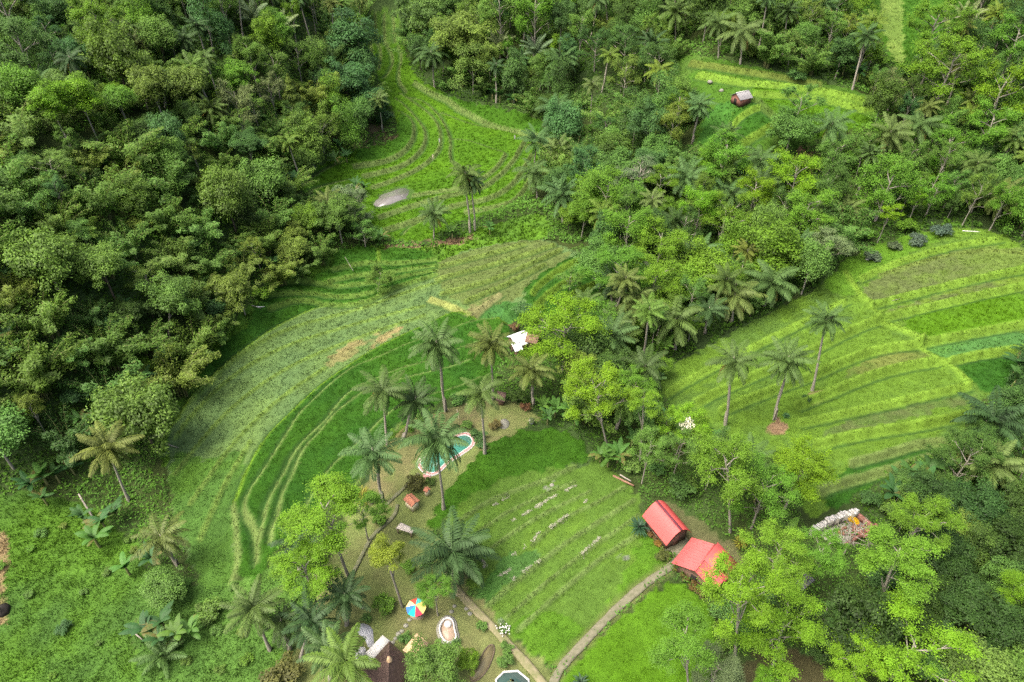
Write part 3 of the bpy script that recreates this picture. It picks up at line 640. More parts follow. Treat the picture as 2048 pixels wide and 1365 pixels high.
SPEC = {  # density per m2 (near), height, blade width, blades, spread, lean
    'rice': (6.0, .26, .10, 7, .22, .6), 'stubble': (4.2, .22, .10, 6, .16, .8), 'fallow': (3.0, .28, .15, 6, .24, .9),
    'meadow': (5.0, .4, .15, 7, .3, 1.0), 'valley': (3.0, .5, .3, 5, .3, 1.0), 'lawn': (.8, .10, .12, 4, .2, 1.2)}
NAMES = {'rice': 'rice_crop', 'stubble': 'stubble_regrowth', 'fallow': 'fallow_grass', 'meadow': 'meadow_grass', 'valley': 'valley_grass', 'lawn': 'lawn_grass'}
soup = {}
for fi, (kind, c, c2, am, pp, pw) in enumerate(FIELD_W):
    if kind not in SPEC: continue
    dens, h, w, nb, sprd, lean = SPEC[kind]
    x0, y0 = pw.min(0); x1, y1 = pw.max(0)
    n = int((x1 - x0) * (y1 - y0) * dens)
    x = RNG.uniform(x0, x1, n); y = RNG.uniform(y0, y1, n)
    dist = np.hypot(x, y)
    keep = RNG.random(n) < np.clip((85 / np.maximum(dist, 40)) ** 1.6, .12, 1)
    x, y = x[keep], y[keep]
    k = inpoly(x, y, pw); x, y = x[k], y[k]
    if not len(x): continue
    px, py, _ = proj(np.c_[x, y, HF(x, y)])
    k = (px > -40) & (px < 2090) & (py > -30) & (py < 1400); x, y = x[k], y[k]
    if not len(x): continue
    z, col, fid, bw = field_eval(x, y)
    k = (fid == fi) & (bw < .03); x, y, z, col = x[k], y[k], z[k], col[k]
    if not len(x): continue
    sc = np.clip(np.hypot(x, y) / 95, .8, 1.7)
    hh = h * (.8 + .4 * N1(x, y)) * np.sqrt(sc)
    P, C = blades(x, y, z, col * 1.12, hh, w * sc, nb, sprd, RNG, lean)
    soup.setdefault(kind, []).append((P, C))
# bund grass
bp = []
for P, w, s, c in BUND_W:
    seg = np.hypot(*np.diff(P, axis=0).T); L = seg.sum()
    n = int(L * 7)
    u = np.sort(RNG.uniform(0, L, n)); cs = np.r_[0, np.cumsum(seg)]
    x = np.interp(u, cs, P[:, 0]) + RNG.normal(0, w * .6, n); y = np.interp(u, cs, P[:, 1]) + RNG.normal(0, w * .6, n)
    bp.append((x, y, np.broadcast_to(c, (n, 3))))
bx = np.concatenate([b[0] for b in bp]); by = np.concatenate([b[1] for b in bp]); bc = np.concatenate([b[2] for b in bp])
bz, _, _, _ = field_eval(bx, by)
P, C = blades(bx, by, bz, bc * 1.05, np.full(len(bx), .2), np.clip(np.hypot(bx, by) / 95, .8, 1.7) * .15, 4, .12, RNG, 1.0)
soup['bund'] = [(P, C)]
NAMES['bund'] = 'bund_grass'
STRAW = [[(1064, 1087), (1079, 1067)], [(1099, 1059), (1140, 1030), (1174, 1002)], [(1024, 1044), (1054, 1027), (1100, 997), (1152, 970)], [(1162, 1112), (1199, 1077)], [(1024, 1112), (1049, 1097)], [(1024, 1164), (1055, 1142), (1079, 1125)], [(985, 1012), (1018, 992)], [(950, 1110), (972, 1125), (968, 1135)], [(1000, 1155), (1020, 1142)]]
sp_ = []
for line in STRAW:
    P = at(smooth(line, False, 2))[:, :2]; seg = np.hypot(*np.diff(P, axis=0).T); L = seg.sum(); n = int(L * 26)
    u = RNG.uniform(0, L, n); u = u[N1(u * .9, u * 0 + P[0, 0]) > .3]; n = len(u); cs = np.r_[0, np.cumsum(seg)]
    sp_.append(np.c_[np.interp(u, cs, P[:, 0]) + RNG.normal(0, .11, n), np.interp(u, cs, P[:, 1]) + RNG.normal(0, .11, n)])
sp_ = np.concatenate(sp_); P, C = blades(sp_[:, 0], sp_[:, 1], field_eval(sp_[:, 0], sp_[:, 1])[0] + .08, np.tile((.36, .37, .27), (len(sp_), 1)), np.full(len(sp_), .12), np.full(len(sp_), .09), 4, .07, RNG, 2.2)
soup['straw'] = [(P, C)]; NAMES['straw'] = 'cut_straw'
LAB = {'rice': 'dense green rice standing in the curved paddy terraces', 'stubble': 'olive regrowth between rows of cut rice stubble', 'fallow': 'greyish green grass over the resting terrace fields',
       'meadow': 'rough weedy grass on the low ground left of the garden', 'valley': 'lime green grass along the foot of the forest', 'lawn': 'short patchy lawn grass of the garden around the pool', 'straw': 'pale cut straw lying in thin rows on the field', 'bund': 'pale grass growing along the raised field bunds'}
for kind, L in soup.items():
    P = np.concatenate([a for a, _ in L]); C = np.concatenate([b for _, b in L])
    n = len(P)
    me = mesh_from(NAMES[kind], P.reshape(-1, 3), [np.arange(n * 3).reshape(n, 3)], [M_BLADE], col=C)
    tag(link(NAMES[kind], me), LAB[kind], 'crop' if kind in ('rice', 'stubble') else 'grass', kind='stuff')
    print(kind, n)
del soup

# where the picture shows open fields (quarter-size mask): trees must not cover it
MW, MH = 512, 342
_mx, _my = np.meshgrid((np.arange(MW) + .5) * 4, (np.arange(MH) + .5) * 4)
OPEN = np.zeros(MW * MH, bool)
for kind, c, c2, am, pp, pw in FIELD_W:
    if kind in ('soil', 'valley'): continue
    OPEN |= inpoly(_mx.ravel(), _my.ravel(), pp)
OPEN |= inpoly(_mx.ravel(), _my.ravel(), [(332, 900), (358, 805), (440, 695), (520, 605), (600, 562), (690, 508), (760, 500), (600, 650), (400, 790)])
OPEN = OPEN.reshape(MH, MW)
def open_at(px, py):
    i = np.clip((np.asarray(px) / 4).astype(int), 0, MW - 1); j = np.clip((np.asarray(py) / 4).astype(int), 0, MH - 1)
    return OPEN[j, i] & (np.asarray(px) > -5) & (np.asarray(px) < 2053) & (np.asarray(py) > -5) & (np.asarray(py) < 1370)

# ------------------------------------------------------------------ plants: one set of meshes per kind
def unit(n, rng):
    d = rng.normal(size=(n, 3)); return d / np.linalg.norm(d, axis=1)[:, None]


def leaves(C, N, L, W, rng):
    n = len(C)
    N = N / (np.linalg.norm(N, axis=1)[:, None] + 1e-9)
    t = np.cross(N, unit(n, rng)); t /= np.linalg.norm(t, axis=1)[:, None] + 1e-9
    b = np.cross(N, t)
    L = (np.broadcast_to(L, n) * rng.uniform(.7, 1.25, n))[:, None] / 2; W = (np.broadcast_to(W, n) * rng.uniform(.7, 1.25, n))[:, None] / 2
    return np.stack([C - t * L, C + b * W - t * L * .1, C + t * L, C - b * W - t * L * .1], 1)


def crown_round(name, seed, lobes=36, per=120, flat=.85, lr=.34, leaf=.12, low=-.35, mat=None, ragged=.3):
    rng = np.random.default_rng(seed); g = G()
    c = unit(lobes * 3, rng); c = c[c[:, 2] > low][:lobes]
    rad = rng.uniform(.42, .82, len(c)); c = c * rad[:, None]
    c += rng.normal(0, .05 + ragged * .12, c.shape); c[:, 2] *= flat
    for k in range(len(c)):
        r = lr * rng.uniform(.55, 1.2); lt = rng.uniform(-.22, .22)
        m = int(per * (r / lr) ** 1.6) + 12
        d = unit(m * 2, rng); o = c[k] / (np.linalg.norm(c[k]) + 1e-6)
        d = d[(d @ (o * .6 + np.array([0, 0, .6])) > rng.uniform(-.7, .35, len(d)))][:m]
        p = c[k] + d * (r * np.clip(rng.normal(.9, .22, len(d)), .3, 1.5))[:, None] * np.array([1, 1, .85])
        N = d * .7 + unit(len(d), rng) * .55 + np.array([0, 0, .45])
        g.quad_soup(leaves(p, N, leaf, leaf * .62, rng), np.clip(.45 + lt + rng.normal(0, .18, len(d)), 0, .84))
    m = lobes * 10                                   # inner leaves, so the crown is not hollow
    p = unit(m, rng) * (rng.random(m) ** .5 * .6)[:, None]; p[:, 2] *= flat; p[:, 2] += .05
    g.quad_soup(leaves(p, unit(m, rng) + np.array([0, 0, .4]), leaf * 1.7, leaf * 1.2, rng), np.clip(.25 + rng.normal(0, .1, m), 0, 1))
    return g.mesh(name, [mat or M_LEAF])


def limbs_airy(seed, n1=9, n2=3, spread=.75, low=-.95):
    """open branching of a feathery tree: list of twig ends"""
    rng = np.random.default_rng(seed); g = G(); ends = []
    top = np.array([rng.uniform(-.08, .08), rng.uniform(-.08, .08), .62])
    g.tube([(0, 0, low), (.03, -.02, low * .5), (-.02, .02, .05), top], [.04, .032, .024, .008], 5)
    ends += [top, top * .8 + rng.normal(0, .05, 3)]
    for i in range(n1):
        a = i * 2.39996 + rng.uniform(-.4, .4); f = i / (n1 - 1); z0 = low * .85 + f * (.35 - low * .85)
        rr_ = spread * (.55 + .45 * math.sin(math.pi * (.25 + .6 * f))) * rng.uniform(.6, 1.05) * (1 - .35 * f)
        e = np.array([math.cos(a) * rr_, math.sin(a) * rr_, z0 + rng.uniform(.28, .55) * (1 - .3 * f)])
        s = np.array([.0, 0, z0]); mid = s * .5 + e * .5 + np.array([0, 0, .04]) + rng.normal(0, .03, 3)
        g.tube([s, mid, e], [.02, .014, .008], 4)
        ends.append(mid + np.array([0, 0, .06]))
        for j in range(n2):
            b = a + rng.uniform(-1.2, 1.2); q = e + np.array([math.cos(b) * rng.uniform(.1, .32), math.sin(b) * rng.uniform(.1, .32), rng.uniform(-.02, .26)])
            g.tube([e * .6 + mid * .4 if j else e, (e + q) / 2 + rng.normal(0, .02, 3), q], [.010, .007, .004], 3)
            ends.append(q); ends.append((e + q) / 2 + rng.normal(0, .06, 3))
            for _ in range(2):
                q2 = q + np.array([rng.uniform(-.18, .18), rng.uniform(-.18, .18), rng.uniform(-.03, .15)])
                g.tube([(e + q) / 2, q2], [.005, .002], 3, cap=False); ends.append(q2)
    return g, np.array(ends)


def crown_airy(name, seed, ends, per=205, lr=.155, leaf=.039, dense=1.0):
    rng = np.random.default_rng(seed); g = G()
    for e in ends:
        if rng.random() < .05: continue
        r = lr * rng.uniform(.55, 1.3); lt = rng.uniform(-.2, .22); m = int(per * dense * rng.uniform(.5, 1.3))
        d = unit(m, rng); p = e + d * (r * np.minimum(np.abs(rng.normal(0, .72, m)) + .08, 1.9))[:, None] * np.array([1, 1, .7]) + np.array([0, 0, .03])
        N = d * .35 + unit(m, rng) * .45 + np.array([0, 0, .75])
        g.quad_soup(leaves(p, N, leaf, leaf * .6, rng), np.clip(.48 + lt + rng.normal(0, .16, m), 0, .84))
    return g.mesh(name, [M_AIRY])


def bamboo(seed, culms=20):
    rng = np.random.default_rng(seed); gc = G(); gl = G()
    for i in range(culms):
        a = rng.uniform(0, 2 * math.pi); b = np.array([math.cos(a), math.sin(a), 0]) * rng.uniform(.01, .08)
        h = rng.uniform(.5, 1.0); out = rng.uniform(.12, .56); u = np.linspace(0, 1, 8); dirv = np.array([math.cos(a + rng.uniform(-.5, .5)), math.sin(a + rng.uniform(-.5, .5)), 0])
        P = b + dirv * (out * u ** 2.2)[:, None] + np.array([0, 0, 1.0]) * (h * (u - .20 * u ** 4))[:, None]
        gc.tube(P, np.linspace(.0065, .002, 8), 3, cap=False)
        m = 270; t = rng.uniform(.26, 1.05, m) ** .8; t = np.minimum(t, 1)
        p = np.stack([np.interp(t, u, P[:, k]) for k in range(3)], 1)
        sp = .022 + .068 * np.sin(np.clip(t, 0, 1) * math.pi * .82)
        off = unit(m, rng) * (sp * rng.random(m) ** .5)[:, None]; off[:, 2] = off[:, 2] * .8 - sp * .35
        N = unit(m, rng) * .6 + np.array([0, 0, .7]) + dirv * .3
        lt = rng.uniform(-.2, .2)
        gl.quad_soup(leaves(p + off, N, .044, .017, rng), np.clip(.45 + lt + rng.normal(0, .18, m), 0, .93))
    return gc.mesh('bamboo_culms', [M_CULM]), gl.mesh('bamboo_leaves', [M_BAMBOO])


def palm_crown(name, seed, n=30, droop=75, e_hi=80, e_lo=-38, leaflets=40, lw=.034, ll=.235, old=.07, mat=None, dn=.7):
    rng = np.random.default_rng(seed); g = G()
    for i in range(n):
        f = (i + rng.random()) / n
        e = math.radians(e_hi + (e_lo - e_hi) * f ** .9) ; az = i * 2.39996 + rng.uniform(-.25, .25)
        L = rng.uniform(.82, 1.05) * (.75 + .25 * math.sin(math.pi * min(1, f * .9 + .15)))
        m = 9; u = np.linspace(0, 1, m)
        el = e - math.radians(droop * rng.uniform(.7, 1.2)) * u ** 1.3
        el = np.maximum(el, math.radians(-82))
        H = np.array([math.cos(az), math.sin(az), 0]); st_ = L / (m - 1)
        dirs = H[None] * np.cos(el)[:, None] + np.array([0, 0, 1.0])[None] * np.sin(el)[:, None]
        P = np.r_[[[0, 0, 0]], np.cumsum(dirs[:-1] * st_, 0)]
        tw = rng.uniform(-.5, .5)
        S = np.cross(H, [0, 0, 1.0]); S = S * math.cos(tw) + np.array([0, 0, 1]) * math.sin(tw)
        base_t = .95 if rng.random() < old and f > .6 else np.clip(.3 + .2 * f + rng.normal(0, .08), 0, .7)
        g.tube(P, np.linspace(.011, .003, m), 3, tint=min(.84, base_t + .3) if base_t < .9 else base_t, cap=False)
        t = np.linspace(.1, .995, leaflets)
        B = np.stack([np.interp(t, u, P[:, k]) for k in range(3)], 1); T = np.stack([np.interp(t, u, dirs[:, k]) for k in range(3)], 1)
        ln = ll * L * np.sin(np.clip(t * .86 + .10, 0, 1) * math.pi) ** .55
        for sgn in (-1, 1):
            D = S[None] * sgn * .8 + T * (.35 + .5 * t[:, None]) + np.array([0, 0, -dn]) + rng.normal(0, .10, (leaflets, 3))
            D /= np.linalg.norm(D, axis=1)[:, None]
            tip = B + D * ln[:, None]; w = T * lw / 2
            mid = B + D * (ln * .5)[:, None] + np.array([0, 0, .012])
            g.quad_soup(np.stack([B - w * .5, mid - w, tip, mid + w], 1), np.clip(base_t + rng.normal(0, .07, leaflets), 0, 1))
    return g.mesh(name, [mat or M_PALM])


def palm_trunk(seed, bend):
    g = G(); u = np.linspace(0, 1, 10)
    P = np.c_[bend * np.sin(u * math.pi) * .6, bend * .4 * np.sin(u * 2 * math.pi), u * 1.02 - .03]
    r = .22 - .09 * u; r[0] = .34; r[1] = .25
    g.tube(P, r, 7); return g


def banana(seed, n=9):
    rng = np.random.default_rng(seed); gs = G(); gl = G()
    gs.tube([(0, 0, -.1), (.02, 0, .8), (0, .02, 1.7)], [.16, .13, .08], 6)
    for i in range(n):
        az = i * 2.39996 + rng.uniform(-.3, .3); e = math.radians(rng.uniform(35, 82) if i else 88); L = rng.uniform(1.7, 2.5)
        m = 9; u = np.linspace(0, 1, m); el = e - math.radians(rng.uniform(60, 115)) * u ** 1.4
        H = np.array([math.cos(az), math.sin(az), 0]); dirs = H[None] * np.cos(el)[:, None] + np.array([0, 0, 1.0]) * np.sin(el)[:, None]
        P = np.r_[[[0, 0, 1.6]], np.array([0, 0, 1.6]) + np.cumsum(dirs[:-1] * L / (m - 1), 0)]
        S = np.cross(H, [0, 0, 1.0]); w = .34 * np.sin(np.clip(u * .95 + .05, 0, 1) * math.pi) ** .5; w[0] = .05
        tn = .95 if rng.random() < .05 else rng.uniform(.3, .65)
        for sgn in (-1, 1):
            E = P + S[None] * sgn * w[:, None] + np.array([0, 0, -.12]) * (w / .3)[:, None]
            k = np.arange(m - 1)
            q = np.stack([P[k], P[k + 1], E[k + 1] * .93 + E[k] * .07, E[k]], 1)
            gl.quad_soup(q, np.clip(tn + rng.normal(0, .06, m - 1), 0, 1))
    return gs.mesh('banana_stem', [M_CULM]), gl.mesh('banana_leaves', [M_BANANA])


def cone_crown(name, seed):
    rng = np.random.default_rng(seed); g = G(); m = 3600
    z = rng.random(m) ** .8; tier = .75 + .25 * np.abs(np.sin(z * 16)); r = (1 - z) ** .8 * .55 * tier * rng.uniform(.72, 1.05, m); a = rng.uniform(0, 2 * math.pi, m)
    p = np.stack([np.cos(a) * r, np.sin(a) * r, z * 1.7 - .75], 1); N = np.stack([np.cos(a), np.sin(a), .8 + 0 * a], 1) + unit(m, rng) * .5
    g.quad_soup(leaves(p, N, .1, .06, rng), np.clip(.45 + rng.normal(0, .18, m), 0, .84)); return g.mesh(name, [M_LEAF])


def rosette(name, seed, n=70, mat=None):
    """spiky low plant: narrow blades from one point"""
    rng = np.random.default_rng(seed); g = G()
    for i in range(n):
        az = rng.uniform(0, 2 * math.pi); e = math.radians(rng.uniform(5, 85)); L = rng.uniform(.7, 1.05); m = 4; u = np.linspace(0, 1, m)
        el = e - .9 * u ** 1.5; H = np.array([math.cos(az), math.sin(az), 0]); d = H[None] * np.cos(el)[:, None] + np.array([0, 0, 1.]) * np.sin(el)[:, None]
        P = np.r_[[[0, 0, 0]], np.cumsum(d[:-1] * L / (m - 1), 0)]; S = np.cross(H, [0, 0, 1.]); w = np.array([.04, .075, .055, .005])
        k = np.arange(m - 1); g.quad_soup(np.stack([P[k] - S * w[k][:, None], P[k + 1] - S * w[k + 1][:, None], P[k + 1] + S * w[k + 1][:, None], P[k] + S * w[k][:, None]], 1), np.clip(rng.normal(.45, .15), 0, .85))
    return g.mesh(name, [mat or M_PALM])


def tree_trunk(seed, mat):
    """unit trunk 0..1 with a few forks near its top"""
    rng = np.random.default_rng(seed); g = G()
    P = np.array([(0, 0, -.06), (.012, .01, .3), (rng.uniform(-.03, .03), rng.uniform(-.03, .03), .65), (0, 0, 1.0)]); g.tube(P, [.055, .04, .033, .022], 6)
    for i in range(4):
        a = rng.uniform(0, 6.28); z = rng.uniform(.55, .8); g.tube([(0, 0, z), (math.cos(a) * .1, math.sin(a) * .1, z + .14), (math.cos(a) * .2, math.sin(a) * .2, z + .3)], [.022, .015, .008], 4)
    return g.mesh('tree_trunk', [mat])


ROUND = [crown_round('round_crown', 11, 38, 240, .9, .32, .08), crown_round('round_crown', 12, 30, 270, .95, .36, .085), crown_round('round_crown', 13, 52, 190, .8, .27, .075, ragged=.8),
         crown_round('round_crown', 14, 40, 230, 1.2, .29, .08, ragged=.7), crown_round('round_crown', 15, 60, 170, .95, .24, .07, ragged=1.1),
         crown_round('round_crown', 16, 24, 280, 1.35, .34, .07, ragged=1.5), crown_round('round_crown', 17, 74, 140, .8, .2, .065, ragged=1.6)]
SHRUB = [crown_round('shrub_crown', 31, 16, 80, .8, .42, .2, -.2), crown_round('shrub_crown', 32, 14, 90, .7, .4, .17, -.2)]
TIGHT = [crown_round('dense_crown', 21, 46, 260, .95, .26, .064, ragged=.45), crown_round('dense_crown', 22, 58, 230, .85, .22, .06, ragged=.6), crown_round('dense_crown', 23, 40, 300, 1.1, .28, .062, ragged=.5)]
AIRYB, AIRYC = [], []
for sd, n1, n2, spr in ((41, 9, 3, .85), (42, 8, 4, .75), (43, 11, 3, .9), (44, 10, 3, .7)):
    g_, e_ = limbs_airy(sd, n1, n2, spr)
    AIRYB.append(g_.mesh('pale_branches', [M_BARK])); AIRYC.append(crown_airy('feathery_crown', sd + 100, e_))
BARE = limbs_airy(47, 12, 4, .95)[0].mesh('bare_branches', [M_BARK])
BAMB = [bamboo(51), bamboo(52, 24), bamboo(53, 17)]
PCROWN = [palm_crown('palm_crown', 61), palm_crown('palm_crown', 62, 33, 90), palm_crown('palm_crown', 63, 26, 65, 84, -50), palm_crown('palm_crown', 64, 25, 90, 78, -60, old=.15)]
SAGO = [palm_crown('sago_crown', 71, 15, 55, 86, 20, 40, .03, .2, .12), palm_crown('sago_crown', 72, 17, 60, 88, 10, 40, .03, .2, .2)]
PTRUNK = [palm_trunk(1, .35).mesh('palm_trunk', [M_PTRUNK]), palm_trunk(2, -.45).mesh('palm_trunk', [M_PTRUNK]), palm_trunk(3, .1).mesh('palm_trunk', [M_PTRUNK])]
BAN = [banana(81), banana(82, 11), banana(83, 7)]
CONE = cone_crown('cone_crown', 91)
ROSE = [rosette('spiky_leaves', 95), rosette('spiky_leaves', 96, 50)]
TRUNKS = [tree_trunk(101, M_BARK), tree_trunk(102, M_DBARK), tree_trunk(103, M_BARK)]
_g = G(); _r = np.random.default_rng(5)
for _k in range(9):
    _a = _k * .7; _c = np.array([math.cos(_a) * .3, math.sin(_a) * .3, -.25 - .1 * (_k % 3)])
    _g.tube([_c + (0, 0, -.14), _c + (0, 0, -.1), _c, _c + (0, 0, .1), _c + (0, 0, .14)], [.03, .1, .14, .1, .03], 6)
COCO = _g.mesh('coconuts', [M_COCO], smooth=True)

TONES = {'dark': (.058, .122, .026), 'deep': (.062, .140, .040), 'mid': (.096, .190, .036), 'olive': (.122, .198, .040), 'fresh': (.118, .250, .026), 'lime': (.142, .285, .018), 'grey': (.135, .190, .085), 'yellow': (.17, .225, .02)}
TWORD = {'dark': 'dark', 'deep': 'bluish', 'mid': 'green', 'olive': 'olive', 'fresh': 'bright', 'lime': 'lime', 'grey': 'greyish', 'yellow': 'yellow'}
PLANTED = []                                     # every plant: object, words for its kind, crown point in the picture, own label
rr = random.Random(3)


def vary(tone, a=.12):
    c = tuple(v * 1.18 for v in TONES[tone]) if isinstance(tone, str) and tone not in ('lime', 'fresh') else TONES[tone] if isinstance(tone, str) else tone
    k = rr.uniform(1 - a, 1 + a); w = rr.uniform(-.06, .06)
    return (c[0] * k * (1 + w * 2), c[1] * k, c[2] * k * (1 - w * 3))


def note(o, words, P, cat, group, label=None):
    px, py, _ = proj(np.array([P]))
    o['category'] = cat; o['group'] = group
    PLANTED.append([o, words, float(px[0]), float(py[0]), label])
    return o


def crown_point(px, py, base=None, h=None):
    """where the crown stands: over its visible base, or h metres above the land"""
    if base is not None:
        b = at([base])[0]
        d = ray([px], [py])[0]
        t = (b[:2] @ d[:2]) / (d[:2] @ d[:2])
        return np.array([d[0] * t, d[1] * t, CAMZ + d[2] * t]), b
    p = at([(px, py)], h)[0]
    b = np.array([p[0], p[1], HF(p[0], p[1])[0]])
    return p, b


def stand(name, b, p):
    """an Empty at the base, its z axis along the stem"""
    b = np.array([b[0], b[1], b[2] - .1]); v = Vector(p - b); o = root_at(name, b)
    q = v.to_track_quat('Z', 'Y'); o.rotation_mode = 'QUATERNION'
    o.rotation_quaternion = q @ Vector((0, 0, 1)).rotation_difference(Vector((0, 0, 1)))
    return o, v.length


def leafy_tree(P, b, r, tone, style='round', label=None, group='trees of the forest', seed=None, flat=1.0, trunk=None):
    s = rr.randrange(1000) if seed is None else seed
    nm = {'round': 'leafy_tree', 'airy': 'feathery_tree', 'tight': 'dense_tree', 'cone': 'cone_shaped_tree', 'bare': 'bare_tree'}[style]
    o, L = stand(nm, b, P)
    if style == 'tight' and tone == 'dark': tone_c = (.042, .094, .020)
    else: tone_c = tone
    th = r * {'airy': .12, 'round': .0, 'tight': 0, 'cone': -.1, 'bare': 0}[style]
    wid = max(r * .9, L * .3)
    rz = (0, 0, rr.uniform(0, 6.28))
    tk = link('trunk', TRUNKS[trunk if trunk is not None else (s % 3 if style != 'airy' else 0)], o, scale=(wid, wid, max(L - r * (.6 if style in ('airy', 'bare') else .2), .5)), rot=rz)
    if style == 'airy':
        k = s % 4
        link('branches', AIRYB[k], o, (0, 0, L), (r, r, r * flat), rz)
        link('crown', AIRYC[k], o, (0, 0, L), (r, r, r * flat), rz, vary(tone))
    elif style == 'bare':
        link('branches', BARE, o, (0, 0, L), (r, r, r * flat), rz)
    else:
        me = {'round': ROUND, 'tight': TIGHT, 'cone': [CONE]}[style]
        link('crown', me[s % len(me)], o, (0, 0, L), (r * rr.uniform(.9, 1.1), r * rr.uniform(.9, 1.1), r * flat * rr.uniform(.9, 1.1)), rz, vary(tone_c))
    kw = {'round': 'leafy tree', 'airy': 'feathery tree', 'tight': 'domed tree', 'cone': 'cone shaped tree', 'bare': 'bare tree'}[style]
    tw = (TWORD[tone] + ' ') if isinstance(tone, str) and style != 'bare' else ''
    return note(o, tw + kw, P, 'tree', group, label)


def bamboo_clump(b, h, tone, label=None, group='bamboo clumps of the forest'):
    k = rr.randrange(3); o = root_at('bamboo_clump', (b[0], b[1], b[2] - .2), rr.uniform(0, 6.28))
    w = h * rr.uniform(.9, 1.25)
    link('culms', BAMB[k][0], o, scale=(w, w, h)); link('foliage', BAMB[k][1], o, scale=(w, w, h), color=vary(tone))
    return note(o, TWORD[tone] + ' bamboo clump', b + np.array([0, 0, h * .7]), 'bamboo', group, label)


def palm(P, b, s, tone='palm', label=None, group='coconut palms', k=None, coco=True):
    k = rr.randrange(4) if k is None else k
    o, L = stand('coconut_palm', b, P)
    link('trunk', PTRUNK[rr.randrange(3)], o, scale=(1, 1, L))
    col = {'palm': (.080, .152, .040), 'yellow': (.118, .170, .040), 'dark': (.052, .108, .032), 'fresh': (.115, .20, .028)}[tone]
    link('crown', PCROWN[k], o, (0, 0, L), (s, s, s * rr.uniform(.85, 1.15)), (rr.uniform(-.22, .22), rr.uniform(-.22, .22), rr.uniform(0, 6.28)), vary(col, .1))
    if coco: link('coconuts', COCO, o, (0, 0, L), (1.2, 1.2, 1.2))
    return note(o, {'palm': 'green', 'yellow': 'yellowish', 'dark': 'dark', 'fresh': 'fresh green'}[tone] + ' coconut palm', P, 'palm', group, label)


def sago(b, h, s, tone, label=None):
    o = root_at('sago_palm', (b[0], b[1], b[2] - .2), rr.uniform(0, 6.28))
    link('trunk', PTRUNK[2], o, scale=(1.3, 1.3, h)); link('crown', SAGO[rr.randrange(2)], o, (0, 0, h), (s, s, s), color=vary(tone, .08))
    return note(o, 'tall ' + ({'grey': 'grey green', 'deep': 'bluish green', 'mid': 'mid green'}[tone]) + ' sago palm', b + np.array([0, 0, h + s * .4]), 'palm', 'grey feathery palms', label)


def banana_plant(b, s, tone='fresh', label=None, group='banana plants'):
    k = rr.randrange(3); o = root_at('banana_plant', (b[0], b[1], b[2]), rr.uniform(0, 6.28))
    link('stem', BAN[k][0], o, scale=(s, s, s)); link('leaves', BAN[k][1], o, scale=(s, s, s), color=vary({'fresh': (.075, .175, .030), 'deep': (.045, .120, .032), 'dark': (.035, .10, .026)}[tone]))
    return note(o, {'fresh': 'bright', 'deep': 'bluish green', 'dark': 'dark'}[tone] + ' banana plant', b + np.array([0, 0, 2 * s]), 'banana plant', group, label)


def shrub(b, r, tone, label=None, group='shrubs', style='shrub', h=None):
    nm = 'shrub' if style == 'shrub' else 'spiky_plant'
    o = root_at(nm, (b[0], b[1], b[2] - .05), rr.uniform(0, 6.28))
    if style == 'shrub':
        hh = h or r * .7
        link('stem', TRUNKS[1], o, scale=(r, r, hh)); link('crown', SHRUB[rr.randrange(2)], o, (0, 0, hh), (r, r, r * .9), color=vary(tone))
    else:
        link('stem', TRUNKS[1], o, scale=(r, r, .3 * r)); link('leaves', ROSE[rr.randrange(2)], o, (0, 0, .25 * r), (r, r, r), color=vary(tone))
    tw = (TWORD[tone] + ' ') if isinstance(tone, str) else ''
    return note(o, tw + ('shrub' if style == 'shrub' else 'spiky plant'), b + np.array([0, 0, r * .6]), 'shrub' if style == 'shrub' else 'plant', group, label)


def spx(P): return float(np.hypot(*(P[:2])) ** 2 + (CAMZ - P[2]) ** 2) ** .5     # distance to the camera
def metres(rpx, P): return rpx * float((P - np.array([0, 0, CAMZ])) @ D0) / FPX

